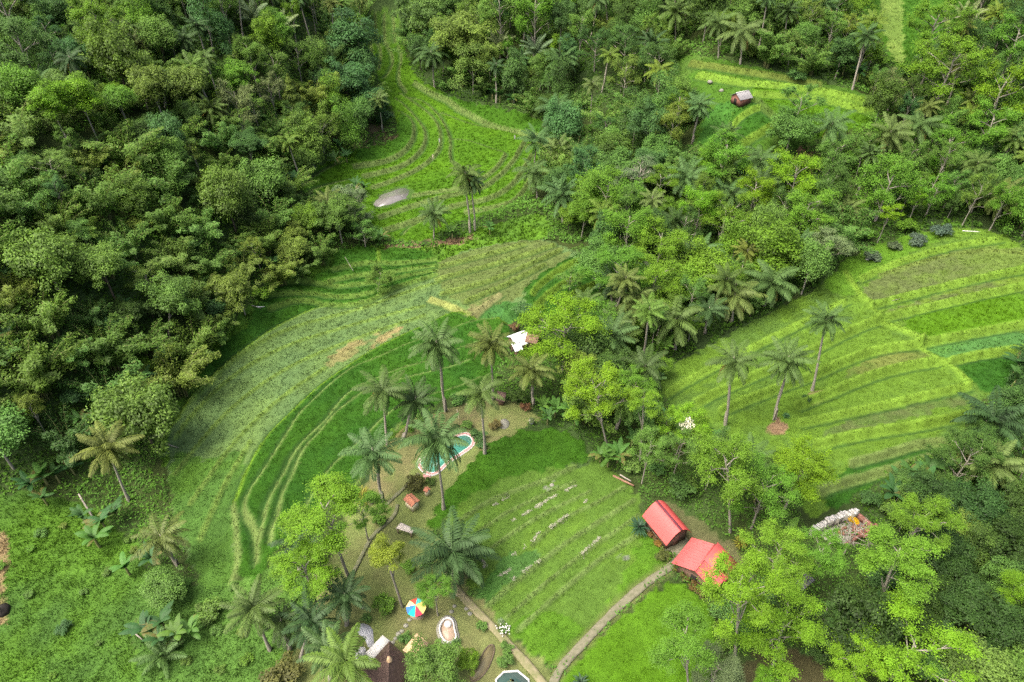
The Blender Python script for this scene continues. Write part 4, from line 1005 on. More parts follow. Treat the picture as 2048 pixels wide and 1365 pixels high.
# ------------------------------------------------------------------ palms one can tell apart: crown, foot, frond length in picture px, tone, what sets it apart
PALMS = [
    (873, 690, 893, 825, 56, 'palm', 'tall coconut palm standing free in front of the dark terraces'),
    (982, 690, 986, 800, 48, 'yellow', 'yellowish coconut palm left of the white metal roof'),
    (765, 780, 775, 895, 50, 'palm', 'coconut palm growing from the dark terraces left of the pool'),
    (830, 800, 802, 885, 46, 'dark', 'dark drooping palm just behind the pool'),
    (1062, 740, 1068, 812, 44, 'yellow', 'bushy coconut palm in front of the white metal roof'),
    (962, 785, 970, 910, 48, 'palm', 'coconut palm whose pale trunk stands beside the upper pool end'),
    (873, 885, 888, 1022, 62, 'palm', 'coconut palm with its fronds hanging over the pool'),
    (745, 905, 768, 1005, 58, 'palm', 'coconut palm on the brown lawn left of the orange roofed hut'),
    (905, 1105, 905, 1150, 80, 'dark', 'big low palm at the left corner of the straw coloured field'),
    (505, 1215, 540, 1300, 56, 'palm', 'palm at the low end of the dark terraces, bottom left'),
    (622, 1245, 600, 1320, 54, 'dark', 'dark palm between the lime tree and the thatched house'),
    (563, 1242, 578, 1300, 44, 'dark', 'dark palm just right of the palm at the low terrace end'),
    (655, 1300, 660, 1365, 50, 'palm', 'palm left of the bright one at the bottom edge'),
    (690, 1325, 700, 1400, 70, 'fresh', 'bright palm at the bottom edge beside the thatched roof'),
    (212, 895, 258, 1002, 56, 'yellow', 'yellowish palm at the foot of the left forest'),
    (322, 1075, 357, 1132, 54, 'yellow', 'leaning palm with yellow hanging fronds in the weedy meadow'),
    (592, 1085, 600, 1140, 46, 'dark', 'dark palm half behind the feathery tree on the terraces'),
    (690, 1190, 692, 1250, 48, 'dark', 'dark palm left of the striped umbrella'),
    (1468, 722, 1450, 850, 50, 'palm', 'leftmost of three palms standing in the big right field'),
    (1575, 722, 1549, 842, 54, 'palm', 'middle one of three palms standing in the big right field'),
    (1653, 640, 1624, 785, 42, 'palm', 'rightmost and farthest of three palms in the big right field'),
    (931, 350, 940, 466, 36, 'palm', 'left one of the twin palms at the lower rim of rice bowl'),
    (944, 364, 950, 462, 30, 'dark', 'right one of the twin palms at the lower rim of rice bowl'),
    (868, 428, 868, 480, 32, 'palm', 'short palm in the lowest terraces of the rice bowl'),
    (1110, 215, 1110, 275, 38, 'palm', 'topmost palm at the right rim of the rice bowl'),
    (1074, 282, 1068, 335, 36, 'palm', 'palm leaning over the right rim of rice bowl'),
    (1117, 300, 1122, 340, 34, 'yellow', 'yellowish palm right of the rice bowl, below the topmost one'),
    (1068, 345, 1075, 395, 36, 'palm', 'palm at the lower right rim of the rice bowl'),
    (1125, 390, 1125, 445, 46, 'palm', 'wide palm right below the rice bowl'),
    (862, 108, 870, 178, 34, 'palm', 'palm right of the narrow terrace strip at top'),
    (1486, 62, 1480, 131, 40, 'yellow', 'right one of two palms at the back of hilltop field'),
    (1437, 45, 1437, 116, 34, 'palm', 'left one of two palms at the back of hilltop field'),
    (1664, 250, 1655, 336, 46, 'palm', 'tall palm just below the hilltop field'),
    (1780, 268, 1757, 350, 46, 'yellow', 'palm with orange hanging fronds right of the hilltop field'),
    (1842, 250, 1828, 332, 42, 'palm', 'pale trunked palm leaning right, below the hilltop field'),
    (1522, 320, 1515, 372, 44, 'palm', 'palm below the dark patch of the hilltop field'),
    (1445, 395, 1440, 450, 46, 'palm', 'palm among lime trees in the central tree belt'),
    (1375, 355, 1370, 420, 42, 'palm', 'palm left of the lime trees in the central tree belt'),
    (1545, 565, 1528, 615, 58, 'palm', 'wide palm leaning over the left edge of the right field'),
    (1470, 592, 1462, 648, 50, 'yellow', 'orange tipped palm on the left edge of the right field'),
    (1352, 640, 1350, 700, 52, 'palm', 'palm in the tree belt left of the right field'),
    (1272, 605, 1270, 670, 54, 'yellow', 'big palm in the middle of the central tree belt'),
    (1222, 672, 1226, 740, 50, 'palm', 'palm right of the white metal roof'),
    (1418, 618, 1410, 670, 40, 'dark', 'small dark palm in the belt left of the right field'),
    (1405, 505, 1402, 560, 36, 'palm', 'palm under the tall lime trees in the central belt'),
    (1990, 850, 1985, 915, 68, 'dark', 'upper one of two big palms at the right edge'),
    (1990, 930, 1988, 1000, 62, 'yellow', 'lower one of two big palms at the right edge'),
    (1398, 212, 1385, 288, 34, 'palm', 'palm left of the hilltop field'),
    (1455, 268, 1450, 310, 30, 'dark', 'dark palm at the lower tip of the hilltop field'),
    (655, 405, 668, 450, 32, 'yellow', 'palm at the lower left rim of the rice bowl'),
    (1352, 25, 1350, 90, 36, 'palm', 'palm on the top edge left of the hilltop field'),
    (1305, 88, 1300, 140, 34, 'dark', 'palm on the slope between rice bowl and hilltop field'),
    (1125, 125, 1128, 185, 34, 'palm', 'palm on the slope above the right end of rice bowl'),
    (2005, 395, 2000, 440, 42, 'yellow', 'brownish palm at the right edge above the right field'),
    (1690, 425, 1690, 470, 36, 'yellow', 'low palm behind the upper left end of the right field'),
    (250, 60, 258, 120, 30, 'dark', 'palm on the left slope near the top edge'),
    (325, 160, 330, 215, 30, 'palm', 'palm right of the lime green tree on the left slope'),
    (80, 165, 95, 220, 30, 'palm', 'palm left of the lime green tree on the left slope'),
    (1225, 560, 1222, 620, 36, 'dark', 'dark palm beside the dark corner terraces'),
    (1290, 735, 1290, 800, 46, 'dark', 'dark feathery palm behind the small forked pale tree'),
]
for cx, cy, bx_, by_, fr, tone, lab in PALMS:
    P, b = crown_point(cx, cy, (bx_, by_))
    palm(P, b, metres(fr, P) * rr.uniform(1.18, 1.38), tone, lab)

for cx, cy, h, s, tone, lab in [(1000, 95, 4, 7.5, 'grey', 'left one of the grey feathery palms above the rice bowl'), (1072, 105, 5, 7.5, 'grey', 'right one of the grey feathery palms above the rice bowl'),
                                (560, 60, 4, 7.5, 'grey', 'right one of the grey feathery palms on the upper left slope'), (505, 35, 4, 7, 'grey', 'left one of the grey feathery palms on the upper left slope'),
                                (1040, 120, 3, 6, 'deep', 'bluish feathery palm between the grey ones above rice bowl'), (1930, 40, 4, 7, 'grey', 'grey feathery palm near the top right corner'),
                                (1290, 760, 3, 4.5, 'deep', 'bluish feathery palm right of the lime trees by the garden'), (325, 1310, 1, 4, 'deep', 'feathery low palm at the bottom edge of the weedy meadow')]:
    P = at([(cx, cy)], h)[0]; b = np.array([P[0], P[1], HF(P[0], P[1])[0]])
    sago(b, h, s, tone, lab)

# ------------------------------------------------------------------ trees one can tell apart: style, crown centre, crown radius px, foot or height, tone, flat, label
TREES = [
    ('airy', 1130, 665, 85, 9, 'lime', .8, 'spreading lime tree over the right side of white metal roof'),
    ('airy', 1193, 790, 62, (1215, 895), 'lime', 1.2, 'tall lime tree with several pale stems right of the garden'),
    ('airy', 1287, 806, 36, (1280, 922), 'fresh', .8, 'small umbrella shaped tree on one forked pale trunk'),
    ('airy', 1372, 850, 44, (1348, 925), 'lime', 1.1, 'tree with white blossom and twisting white trunk'),
    ('airy', 1455, 945, 78, (1460, 1065), 'fresh', 1.1, 'large tree behind the red roofs, pale trunk showing'),
    ('airy', 1530, 985, 66, 8, 'fresh', 1.0, 'tree right of the pale trunk behind the red roofs'),
    ('airy', 1600, 945, 72, 9, 'lime', .95, 'broad tree at the lower left corner of the right field'),
    ('airy', 655, 1035, 92, (700, 1160), 'lime', .8, 'broad feathery tree overhanging the lower dark terraces'),
    ('airy', 612, 1145, 68, (640, 1230), 'lime', .9, 'feathery tree in front of the terraces, lower left of garden'),
    ('airy', 722, 1020, 46, 7, 'fresh', .9, 'smaller feathery tree beside the brown lawn'),
    ('round', 770, 1108, 36, (805, 1215), 'yellow', .7, 'yellow crowned tree on a slim trunk above the umbrella'),
    ('airy', 868, 1180, 40, (876, 1232), 'fresh', .7, 'thin light tree right above the striped umbrella'),
    ('airy', 1478, 1185, 78, (1470, 1340), 'lime', 1.15, 'brightest lime tree, in front of the front red roof'),
    ('airy', 1565, 1255, 84, (1546, 1330), 'lime', .9, 'wide lime tree right of the brightest one, bottom right'),
    ('airy', 1372, 1285, 72, (1380, 1400), 'fresh', 1.0, 'pale feathery tree at the bottom edge right of the path'),
    ('airy', 1432, 1345, 60, 5, 'grey', .8, 'greyish tree at the bottom edge below the brightest lime tree'),
    ('airy', 1560, 1105, 62, 8, 'fresh', .9, 'feathery tree between the red roof and the grey shed'),
    ('airy', 1640, 1110, 56, 8, 'fresh', .8, 'feathery tree in front of the ruined grey walls'),
    ('airy', 1790, 1120, 82, (1742, 1245), 'fresh', .8, 'wide tree on a long leaning pale trunk, lower right'),
    ('airy', 1842, 1045, 62, 9, 'fresh', .9, 'tree right of the ruin, below the right field'),
    ('airy', 1820, 1310, 105, 6, 'lime', .8, 'large lime tree at the bottom right edge'),
    ('airy', 1720, 1330, 60, 5, 'lime', .8, 'lime tree left of the large one at bottom right'),
    ('airy', 2035, 1180, 50, 8, 'lime', .9, 'lime tree at the right edge, lower right'),
    ('airy', 1540, 1362, 34, 5, 'lime', .8, 'small vivid lime tree at the bottom edge'),
    ('round', 1945, 1330, 70, 5, 'olive', .8, 'olive green tree in the bottom right corner'),
    ('tight', 1955, 1010, 58, 5, 'dark', .9, 'dark domed tree below the two big right palms'),
    ('tight', 1885, 1100, 60, 5, 'dark', .9, 'dark domed tree right of the leaning trunk tree'),
    ('tight', 2010, 1090, 62, 5, 'dark', .9, 'dark domed tree at the right edge below the palms'),
    ('tight', 1960, 1225, 72, 6, 'dark', 1.0, 'biggest dark domed tree in the lower right'),
    ('tight', 2035, 1270, 56, 5, 'dark', .9, 'dark domed tree at the right edge near the bottom'),
    ('tight', 1870, 1195, 50, 4, 'dark', .9, 'dark domed tree left of the biggest one'),
    ('round', 1935, 1050, 34, 4, 'olive', .8, 'rusty olive tree between the dark domed trees'),
    ('airy', 1215, 400, 70, 10, 'fresh', 1.0, 'tall fresh tree right below the rice bowl palms'),
    ('airy', 1255, 470, 64, 10, 'fresh', 1.0, 'fresh tree in the upper part of the central belt'),
    ('airy', 1320, 500, 62, 9, 'fresh', 1.0, 'fresh tree in the middle of the central belt'),
    ('airy', 1240, 545, 62, 9, 'fresh', .9, 'fresh tree beside the dark corner terraces'),
    ('airy', 1310, 560, 56, 9, 'fresh', .9, 'fresh tree above the big palm of central belt'),
    ('airy', 1400, 415, 48, 10, 'lime', .9, 'lime tree between two palms of the central belt'),
    ('airy', 1510, 385, 44, 10, 'lime', .9, 'lime tree below the dark hilltop patch'),
    ('airy', 1590, 360, 62, 9, 'lime', .9, 'lime tree in front of the brown clearing under the hilltop'),
    ('airy', 1610, 430, 60, 9, 'fresh', 1.0, 'fresh tree behind the left end of the right field'),
    ('airy', 1450, 320, 56, 9, 'fresh', .9, 'fresh tree under the lower tip of hilltop field'),
    ('airy', 1450, 440, 50, 9, 'fresh', 1.0, 'fresh tree between the columnar tree and the lime tree'),
    ('round', 1530, 462, 34, 8, 'mid', 2.3, 'narrow columnar tree covered in creepers'),
    ('airy', 1655, 500, 52, 6, 'grey', .9, 'greyish feathery tree at the far left corner of right field'),
    ('airy', 1790, 185, 40, (1775, 222), 'grey', .9, 'pale forked tree at the right end of the hilltop field'),
    ('airy', 1895, 300, 52, (1870, 350), 'fresh', 1.0, 'fresh tree right of the leaning pale palm'),
    ('airy', 1872, 385, 36, (1851, 432), 'fresh', .9, 'small tree on a thin white trunk above the right field'),
    ('airy', 1900, 140, 72, 12, 'fresh', .9, 'large fresh tree right of the far top right field'),
    ('airy', 1870, 50, 60, 12, 'fresh', .9, 'fresh tree in front of the far top right field'),
    ('airy', 2000, 190, 66, 10, 'lime', 1.0, 'lime tree at the right edge near the top'),
    ('airy', 2030, 90, 60, 11, 'fresh', .9, 'fresh tree in the top right corner'),
    ('airy', 1980, 260, 60, 9, 'fresh', .9, 'fresh tree at the right edge under the lime tree'),
    ('tight', 1305, 250, 46, 9, 'deep', 1.2, 'dark bluish domed tree right of the rice bowl palms'),
    ('round', 1300, 330, 40, 7, 'deep', .9, 'dark bluish tree under the domed one'),
    ('airy', 1345, 255, 44, 8, 'olive', 1.1, 'olive tree right of the dark bluish domed tree'),
    ('airy', 1275, 360, 52, 8, 'grey', .8, 'greyish bare topped tree above the fresh central trees'),
    ('bare', 1280, 352, 30, 11, 'grey', .9, 'leafless pale tree sticking out of the central belt'),
    ('airy', 700, 412, 44, 5, 'grey', 1.0, 'pale pinkish grey tree beside the mud pond'),
    ('bare', 705, 405, 34, 5, 'grey', 1.0, 'bare pale branches beside the mud pond'),
    ('airy', 760, 560, 32, (755, 588), 'mid', .9, 'single small tree standing in the dark terraces'),
    ('cone', 582, 195, 52, (590, 248), 'olive', 1.0, 'cone shaped tree on the left slope'),
    ('round', 160, 195, 40, 10, 'lime', .85, 'vivid lime green tree on the left slope'),
    ('round', 100, 205, 40, 10, 'lime', .8, 'vivid lime tree left of the taller lime one'),
    ('round', 270, 20, 38, 10, 'fresh', .8, 'bright tree at the top edge over the left slope'),
    ('round', 235, 195, 34, 9, 'fresh', .8, 'bright tree right of the vivid lime one'),
    ('round', 340, 600, 50, (337, 675), 'mid', 1.1, 'tree with a white forked trunk in the lower left forest'),
    ('tight', 690, 160, 64, 8, 'deep', .9, 'big bluish tree on the bend left of the rice bowl'),
    ('tight', 735, 205, 44, 6, 'deep', .8, 'bluish tree right at the left rim of the rice bowl'),
    ('round', 700, 95, 54, 9, 'deep', .9, 'bluish tree left of the narrow terrace strip'),
    ('round', 860, 40, 62, 9, 'olive', .9, 'olive tree right of the narrow terrace strip at top'),
    ('round', 925, 80, 60, 10, 'olive', .9, 'olive tree above the palm by the terrace strip'),
    ('round', 945, 135, 40, 8, 'olive', .9, 'lower olive tree above the rice bowl'),
    ('airy', 1000, 25, 52, 12, 'mid', 1.1, 'tall tree with pale trunk at the top edge, centre'),
    ('airy', 1070, 40, 56, 12, 'fresh', 1.0, 'fresh tree at the top edge above the grey palms'),
    ('round', 325, 1175, 44, 3, 'mid', .8, 'bushy tree in the weedy meadow under the leaning palm'),
    ('tight', 868, 1330, 62, (868, 1365), 'mid', .75, 'round leafy tree beside the thatched roof'),
    ('tight', 935, 1322, 26, 1.4, 'lime', .85, 'small round bright bush tree left of the oblong pond'),
    ('bare', 1710, 1068, 44, 5, 'grey', .9, 'leafless tree beside the ruined grey walls'),
    ('round', 1708, 1042, 9, 6, (.55, .33, .01), .9, 'small golden yellow crown at the corner of the ruin'),
    ('airy', 1600, 215, 42, 7, 'mid', .9, 'dark leafy tree in front of the hilltop field'),
    ('round', 1585, 260, 44, 6, 'mid', 1.0, 'leafy tree covering the lower right of the hilltop field'),
    ('airy', 1140, 560, 26, 3, 'mid', .7, 'small tree above the dark corner terraces'),
]
for st_, cx, cy, rp, ft, tone, flat, lab in TREES:
    if st_ == 'airy': rp *= 1.04
    P, b = crown_point(cx, cy, ft) if isinstance(ft, tuple) else crown_point(cx, cy, None, ft)
    leafy_tree(P, b, metres(rp, P), tone, st_, lab, 'trees one can tell apart', flat=flat, trunk=0 if st_ in ('airy', 'bare') else None)
# white blossom in the twisting tree
for nm_ in ():
    pass

# bananas
BANANAS = [(70, 985, 1.5, 'deep'), (120, 965, 1.4, 'deep'), (95, 1010, 1.3, 'deep'), (150, 950, 1.4, 'dark'), (175, 1050, 1.5, 'deep'), (215, 1062, 1.7, 'deep'), (200, 1095, 1.8, 'fresh'), (240, 1040, 1.5, 'deep'),
           (260, 1150, 1.5, 'fresh'), (310, 1130, 1.4, 'deep'), (300, 1275, 1.6, 'deep'), (335, 1262, 1.7, 'deep'), (365, 1285, 1.6, 'fresh'), (330, 1295, 1.5, 'deep'), (390, 1275, 1.4, 'fresh'),
           (1085, 830, 1.4, 'fresh'), (1110, 835, 1.5, 'fresh'), (1135, 838, 1.4, 'fresh'), (1095, 850, 1.3, 'deep'), (1150, 850, 1.3, 'fresh'), (1215, 935, 1.4, 'fresh'), (1235, 925, 1.5, 'fresh'), (1200, 925, 1.3, 'fresh'),
           (1000, 205, 1.7, 'deep'), (1025, 212, 1.6, 'deep'), (985, 200, 1.6, 'deep'), (1685, 150, 1.9, 'deep'), (1670, 158, 1.7, 'deep'), (1712, 165, 1.8, 'deep'),
           (680, 310, 1.9, 'deep'), (695, 330, 1.8, 'deep'), (672, 335, 1.7, 'deep'), (730, 390, 1.6, 'deep'), (715, 385, 1.6, 'deep'), (640, 425, 1.6, 'deep'),
           (565, 330, 1.6, 'deep'), (590, 300, 1.6, 'fresh'), (345, 800, 1.4, 'fresh'), (365, 715, 1.4, 'deep'), (545, 545, 1.5, 'fresh'),
           (765, 487, 1.4, 'fresh'), (980, 470, 1.4, 'fresh'), (905, 480, 1.5, 'fresh'), (1790, 985, 1.8, 'deep'), (1810, 970, 1.9, 'deep'), (1835, 985, 1.8, 'deep'), (1850, 960, 1.9, 'deep'), (1815, 1000, 1.8, 'deep'), (1775, 1005, 1.7, 'deep'),
           (1985, 410, 1.8, 'fresh'), (2020, 430, 1.8, 'fresh'), (2040, 455, 1.7, 'fresh'), (2025, 750, 1.9, 'deep'), (2040, 725, 1.8, 'deep'), (2020, 780, 1.8, 'deep'),
           (1710, 1270, 1.8, 'dark'), (1725, 1250, 1.9, 'dark'), (1690, 1285, 1.8, 'dark'), (1740, 1275, 1.8, 'deep'), (255, 630, 1.4, 'deep'), (475, 560, 1.4, 'fresh'), (1560, 600, 1.3, 'fresh'), (1630, 560, 1.3, 'fresh'), (1745, 355, 1.6, 'deep'), (1785, 365, 1.6, 'fresh')]
for x_, y_, s_, tn_ in BANANAS:
    banana_plant(at([(x_, y_)])[0], s_ * .78, tn_)

SHRUBS = [  # foot, radius px, tone, style, label
    (1277, 1060, 24, (.03, .075, .035), 'spiky', 'dark bluish spiky bush at the corner of the rear red roof'),
    (1198, 0, 0, None, None, None),
    (1012, 1300, 12, 'mid', 'shrub', 'small shrub beside the garden path, bottom'), (1010, 1325, 14, 'mid', 'shrub', 'low shrub between the path and the oblong pond'),
    (912, 1288, 13, 'dark', 'spiky', 'spiky plant at the lower end of the boat shaped pool'), (1160, 1368, 20, (.045, .09, .04), 'spiky', 'spiky plant at the bottom edge beside the concrete path'),
    (1002, 1245, 9, 'grey', 'spiky', 'grey spiky plant on the garden path'), (964, 1255, 10, 'mid', 'shrub', 'shrub beside the white flowers of the path'),
    (1050, 632, 20, 'deep', 'shrub', 'dark round bush above the white metal roof'), (1030, 660, 10, (.16, .09, .04), 'shrub', 'reddish bush above the white metal roof'),
    (955, 880, 15, 'deep', 'shrub', 'dark bush at the upper right end of the pool'), (965, 895, 10, 'deep', 'shrub', 'bush right of the pool beside the pale trunk'), (860, 968, 10, 'dark', 'shrub', 'dark bush below the pool'),
    (832, 975, 18, (.11, .12, .03), 'shrub', 'reddish olive bush between pool and orange roofed hut'), (990, 855, 11, (.16, .13, .04), 'shrub', 'orange tinted bush beside the round stone patch'),
    (725, 998, 24, (.20, .20, .02), 'spiky', 'yellow spiky plant beside the brown lawn'),
    (1305, 1075, 9, (.17, .09, .03), 'shrub', 'red leaved bush along the rear red roofed hut, upper'), (1318, 1090, 9, (.2, .13, .03), 'shrub', 'orange leaved bush along the rear red roofed hut'),
    (1325, 1118, 14, (.09, .12, .03), 'shrub', 'olive bush at the corner of the rear red roofed hut'), (1356, 1140, 9, (.13, .13, .03), 'shrub', 'yellowish bush left of the front red roof'),
    (1368, 1158, 10, (.12, .12, .03), 'shrub', 'second yellowish bush along the front red roof'), (1385, 1175, 10, (.15, .10, .03), 'shrub', 'reddish bush along the front red roof'), (1402, 1190, 11, (.11, .10, .03), 'shrub', 'dark reddish bush at the low end of front red roof'),
    (1480, 1090, 18, (.22, .2, .03), 'spiky', 'yellow spiky plant behind the front red roof'),
    (945, 1190, 9, 'mid', 'shrub', 'bush on the path below the big low palm'), (820, 1140, 14, 'fresh', 'shrub', 'light bush right of the yellow crowned tree'), (850, 1130, 12, 'mid', 'shrub', 'bush left of the big low palm'),
    (770, 1215, 20, 'fresh', 'shrub', 'bright bush left of the striped umbrella'), (810, 1282, 12, 'mid', 'shrub', 'bush at the corner of the tan roof'), (735, 1240, 10, 'mid', 'shrub', 'bush above the curved concrete patch'),
    (1742, 522, 14, (.11, .16, .10), 'shrub', 'lowest of four grey green bushes along the top of right field'), (1787, 500, 12, (.10, .155, .09), 'shrub', 'second of four grey green bushes along the right field'),
    (1830, 490, 16, (.115, .165, .11), 'shrub', 'third of four grey green bushes along the right field'), (1878, 472, 17, (.09, .135, .09), 'shrub', 'topmost of four grey green bushes along the right field'),
    (760, 1045, 12, 'fresh', 'shrub', 'low bush on the brown lawn'), (570, 1365, 34, (.13, .13, .035), 'shrub', 'brownish bush at the bottom edge left of the thatched house'),
    (790, 880, 14, 'fresh', 'shrub', 'light shrub between the dark terraces and the pool'), (815, 865, 13, 'fresh', 'shrub', 'light shrub just left of the pool'), (840, 845, 12, 'mid', 'shrub', 'shrub above the left pool end'), (935, 855, 11, 'mid', 'shrub', 'shrub behind the white posts'),
    (915, 805, 14, 'mid', 'shrub', 'shrub left of the little brown hut'), (1035, 800, 16, 'dark', 'shrub', 'dark shrub right of the little brown hut'), (1050, 820, 10, (.16, .09, .05), 'shrub', 'reddish shrub beside the bananas of the garden'),
    (130, 1260, 14, 'deep', 'shrub', 'dark bush alone in the weedy meadow'), (425, 1230, 22, 'mid', 'shrub', 'bush beside the terrace palm, bottom left'), (440, 1215, 12, 'deep', 'spiky', 'small spiky plant beside the terrace palm'),
    (500, 845, 0, None, None, None), (1540, 830, 0, None, None, None), (1572, 835, 9, 'deep', 'spiky', 'small spiky plant at the foot of the middle field palm'), (1612, 800, 8, 'dark', 'shrub', 'low bush at the foot of the farthest field palm'),
    (1262, 1112, 0, None, None, None), (1590, 165, 16, 'deep', 'shrub', 'dark bush on the back edge of the hilltop field'), (1605, 150, 15, 'mid', 'shrub', 'bush behind the back edge of the hilltop field'),
]
for x_, y_, rp, tn_, sty, lab in SHRUBS:
    if not rp: continue
    b = at([(x_, y_)])[0]
    shrub(b, metres(rp, b) * 1.1, tn_, lab, 'garden and field bushes', sty)

for _k in range(22):
    q_ = (rr.uniform(0, 270), rr.uniform(1050, 1360)) if _k < 11 else (rr.uniform(290, 520), rr.uniform(1170, 1360))
    b = at([q_])[0]; shrub(b, rr.uniform(.4, .95), rr.choice(('mid', 'fresh', 'olive', 'mid')), None, 'weedy shrubs of the meadow', h=.4)

# ------------------------------------------------------------------ the forest: every tree its own, only where the picture has trees
taken = [(float(o.location.x), float(o.location.y), 2.2) for o, *_ in PLANTED if o.name.split('.')[0] in ('leafy_tree', 'feathery_tree', 'dense_tree', 'bare_tree', 'coconut_palm', 'cone_shaped_tree', 'sago_palm')]
REGION = [  # ground outline in the picture, weights
    ('left', [(-40, 330), (250, 230), (450, 300), (600, 385), (700, 430), (760, 490), (640, 545), (540, 590), (420, 720), (350, 830), (310, 910), (150, 960), (-40, 990)], dict(bamboo=.58, round=.34, airy=.08), dict(mid=.36, dark=.14, olive=.30, fresh=.12, deep=.08), (7, 12)),
    ('upper', [(-40, -60), (735, -60), (730, 60), (775, 210), (790, 260), (700, 300), (600, 385), (450, 300), (250, 230), (-40, 330)], dict(round=.45, airy=.26, bamboo=.22, palm=.07), dict(mid=.34, dark=.16, deep=.12, olive=.14, fresh=.20, grey=.04), (8, 13.5)),
    ('top', [(795, -60), (1725, -60), (1765, 130), (1740, 200), (1500, 130), (1355, 105), (1345, 150), (1420, 210), (1390, 300), (1330, 420), (1200, 400), (1090, 430), (1085, 235), (900, 190), (830, 140)], dict(round=.38, airy=.28, bamboo=.24, palm=.10), dict(mid=.34, dark=.16, deep=.20, olive=.18, fresh=.12), (8, 12)),
    ('belt', [(1090, 330), (1330, 290), (1480, 300), (1560, 260), (1750, 240), (1760, 340), (1850, 450), (1690, 520), (1640, 570), (1450, 670), (1330, 720), (1320, 800), (1440, 870), (1560, 900), (1630, 1020), (1510, 1075), (1420, 1050), (1300, 990), (1200, 900), (1140, 830), (1130, 720), (1190, 620), (1200, 520), (1110, 450)], dict(round=.30, airy=.46, bamboo=.08, palm=.16), dict(mid=.30, dark=.14, deep=.06, olive=.06, fresh=.36, lime=.08), (7, 11.5)),
    ('right', [(1740, 200), (1790, 140), (1830, 60), (1950, 10), (1960, -60), (2100, -60), (2100, 480), (2010, 470), (1850, 450), (1740, 400)], dict(round=.44, airy=.36, bamboo=.08, palm=.12), dict(mid=.34, dark=.22, fresh=.32, deep=.12), (7, 12)),
    ('lower', [(1640, 1035), (1700, 985), (1900, 895), (1960, 810), (2100, 760), (2100, 1420), (1660, 1420), (1600, 1300), (1440, 1310), (1420, 1240), (1470, 1160), (1560, 1080)], dict(tight=.55, round=.35, airy=.10), dict(dark=.62, mid=.24, deep=.14), (5, 8)),
]
def pick(d):
    u = rr.random() * sum(d.values())
    for k, v in d.items():
        u -= v
        if u <= 0: return k
    return k

placed = list(taken); grid = {}
def near(x, y, r):
    i, j = int(x // 4), int(y // 4)
    for a in range(i - 3, i + 4):
        for b_ in range(j - 3, j + 4):
            for (u, v, q) in grid.get((a, b_), ()):
                if (u - x) ** 2 + (v - y) ** 2 < (r + q) ** 2: return True
    return False
def put(x, y, r): grid.setdefault((int(x // 4), int(y // 4)), []).append((x, y, r))
for q in placed: put(*q)
BUILT = [(1325, 1050, 5), (1412, 1120, 6), (1370, 1095, 3), (1670, 1065, 7), (1610, 1165, 5), (1045, 685, 6), (1050, 720, 4), (1003, 795, 2.5), (1485, 192, 4), (785, 1335, 6), (832, 1292, 3), (1480, 1060, 5), (1430, 1040, 4)]
for x_, y_, r_ in BUILT:
    p_ = at([(x_, y_)])[0]; put(p_[0], p_[1], r_)
CAND = []
for nm, poly, mixk, mixt, (h0, h1) in REGION:
    W = at(poly)[:, :2]
    x0, y0 = W.min(0); x1, y1 = W.max(0)
    n = int((x1 - x0) * (y1 - y0) * .8)
    for sweep, (fr, need) in enumerate(((1.15, .70), (.9, .60), (.62, .52), (.36, .5), (.24, .5))):
        X = RNG.uniform(x0, x1, n // 2); Y = RNG.uniform(y0, y1, n // 2)
        k = inpoly(X, Y, W); X, Y = X[k], Y[k]; Z = HF(X, Y)
        for x, y, z in zip(X, Y, Z):
            kind = pick(mixk) if fr > .5 else 'shrub'; h = rr.uniform(h0, h1) * fr
            r = h * {'round': .42, 'airy': .44, 'tight': .52, 'bamboo': .42, 'shrub': .55, 'palm': .34}[kind] * rr.uniform(.8, 1.25) * (rr.choice((.72, 1.1)) if kind == 'airy' else 1)
            if near(x, y, r * need): continue
            hc = h if kind == 'bamboo' else h - r * .35
            T = np.array([(x, y, z + .3), (x, y, z + h * .5), (x, y, z + h * 1.02), (x - r * .8, y, z + h * .75), (x + r * .8, y, z + h * .75), (x, y + r * .7, z + h * .8)])
            px, py, dep = proj(T)
            if open_at(px, py).any(): continue
            if px.max() < -60 or px.min() > 2110 or py.min() > 1385 or py.max() < -20: continue
            put(x, y, r * need)
            CAND.append((kind, x, y, z, h, hc, r, pick(mixt), r / dep[2]))
MOST = {'round': 262, 'airy': 228, 'tight': 200, 'bamboo': 290, 'shrub': 250, 'palm': 95}
cnt = {}
for kind, x, y, z, h, hc, r, tone, big in sorted(CAND, key=lambda c: -c[8]):
    cnt[kind] = cnt.get(kind, 0) + 1
    if cnt[kind] > MOST[kind]: continue
    b = np.array([x, y, z])
    if kind == 'shrub':
        if rr.random() < .2: banana_plant(b, rr.uniform(1.0, 1.5), rr.choice(('fresh', 'deep', 'deep')))
        else: shrub(b, r * 1.1, tone, None, 'bushes at the forest edges', h=h * .55)
    elif kind == 'palm':
        palm(np.array([x + rr.uniform(-1.5, 1.5), y + rr.uniform(-1.5, 1.5), z + h]), b, rr.uniform(3.6, 4.8), rr.choice(('palm', 'palm', 'dark', 'fresh', 'yellow')))
    elif kind == 'bamboo':
        bamboo_clump(b, h * 1.08, tone if tone in ('mid', 'olive', 'dark', 'grey') else 'mid')
    else:
        leafy_tree(np.array([x + rr.uniform(-.5, .5), y + rr.uniform(-.5, .5), z + hc - r * .45]), b, r * rr.uniform(.85, 1.15), tone, kind, flat=rr.uniform(.8, 1.55))
print(cnt, len(PLANTED))

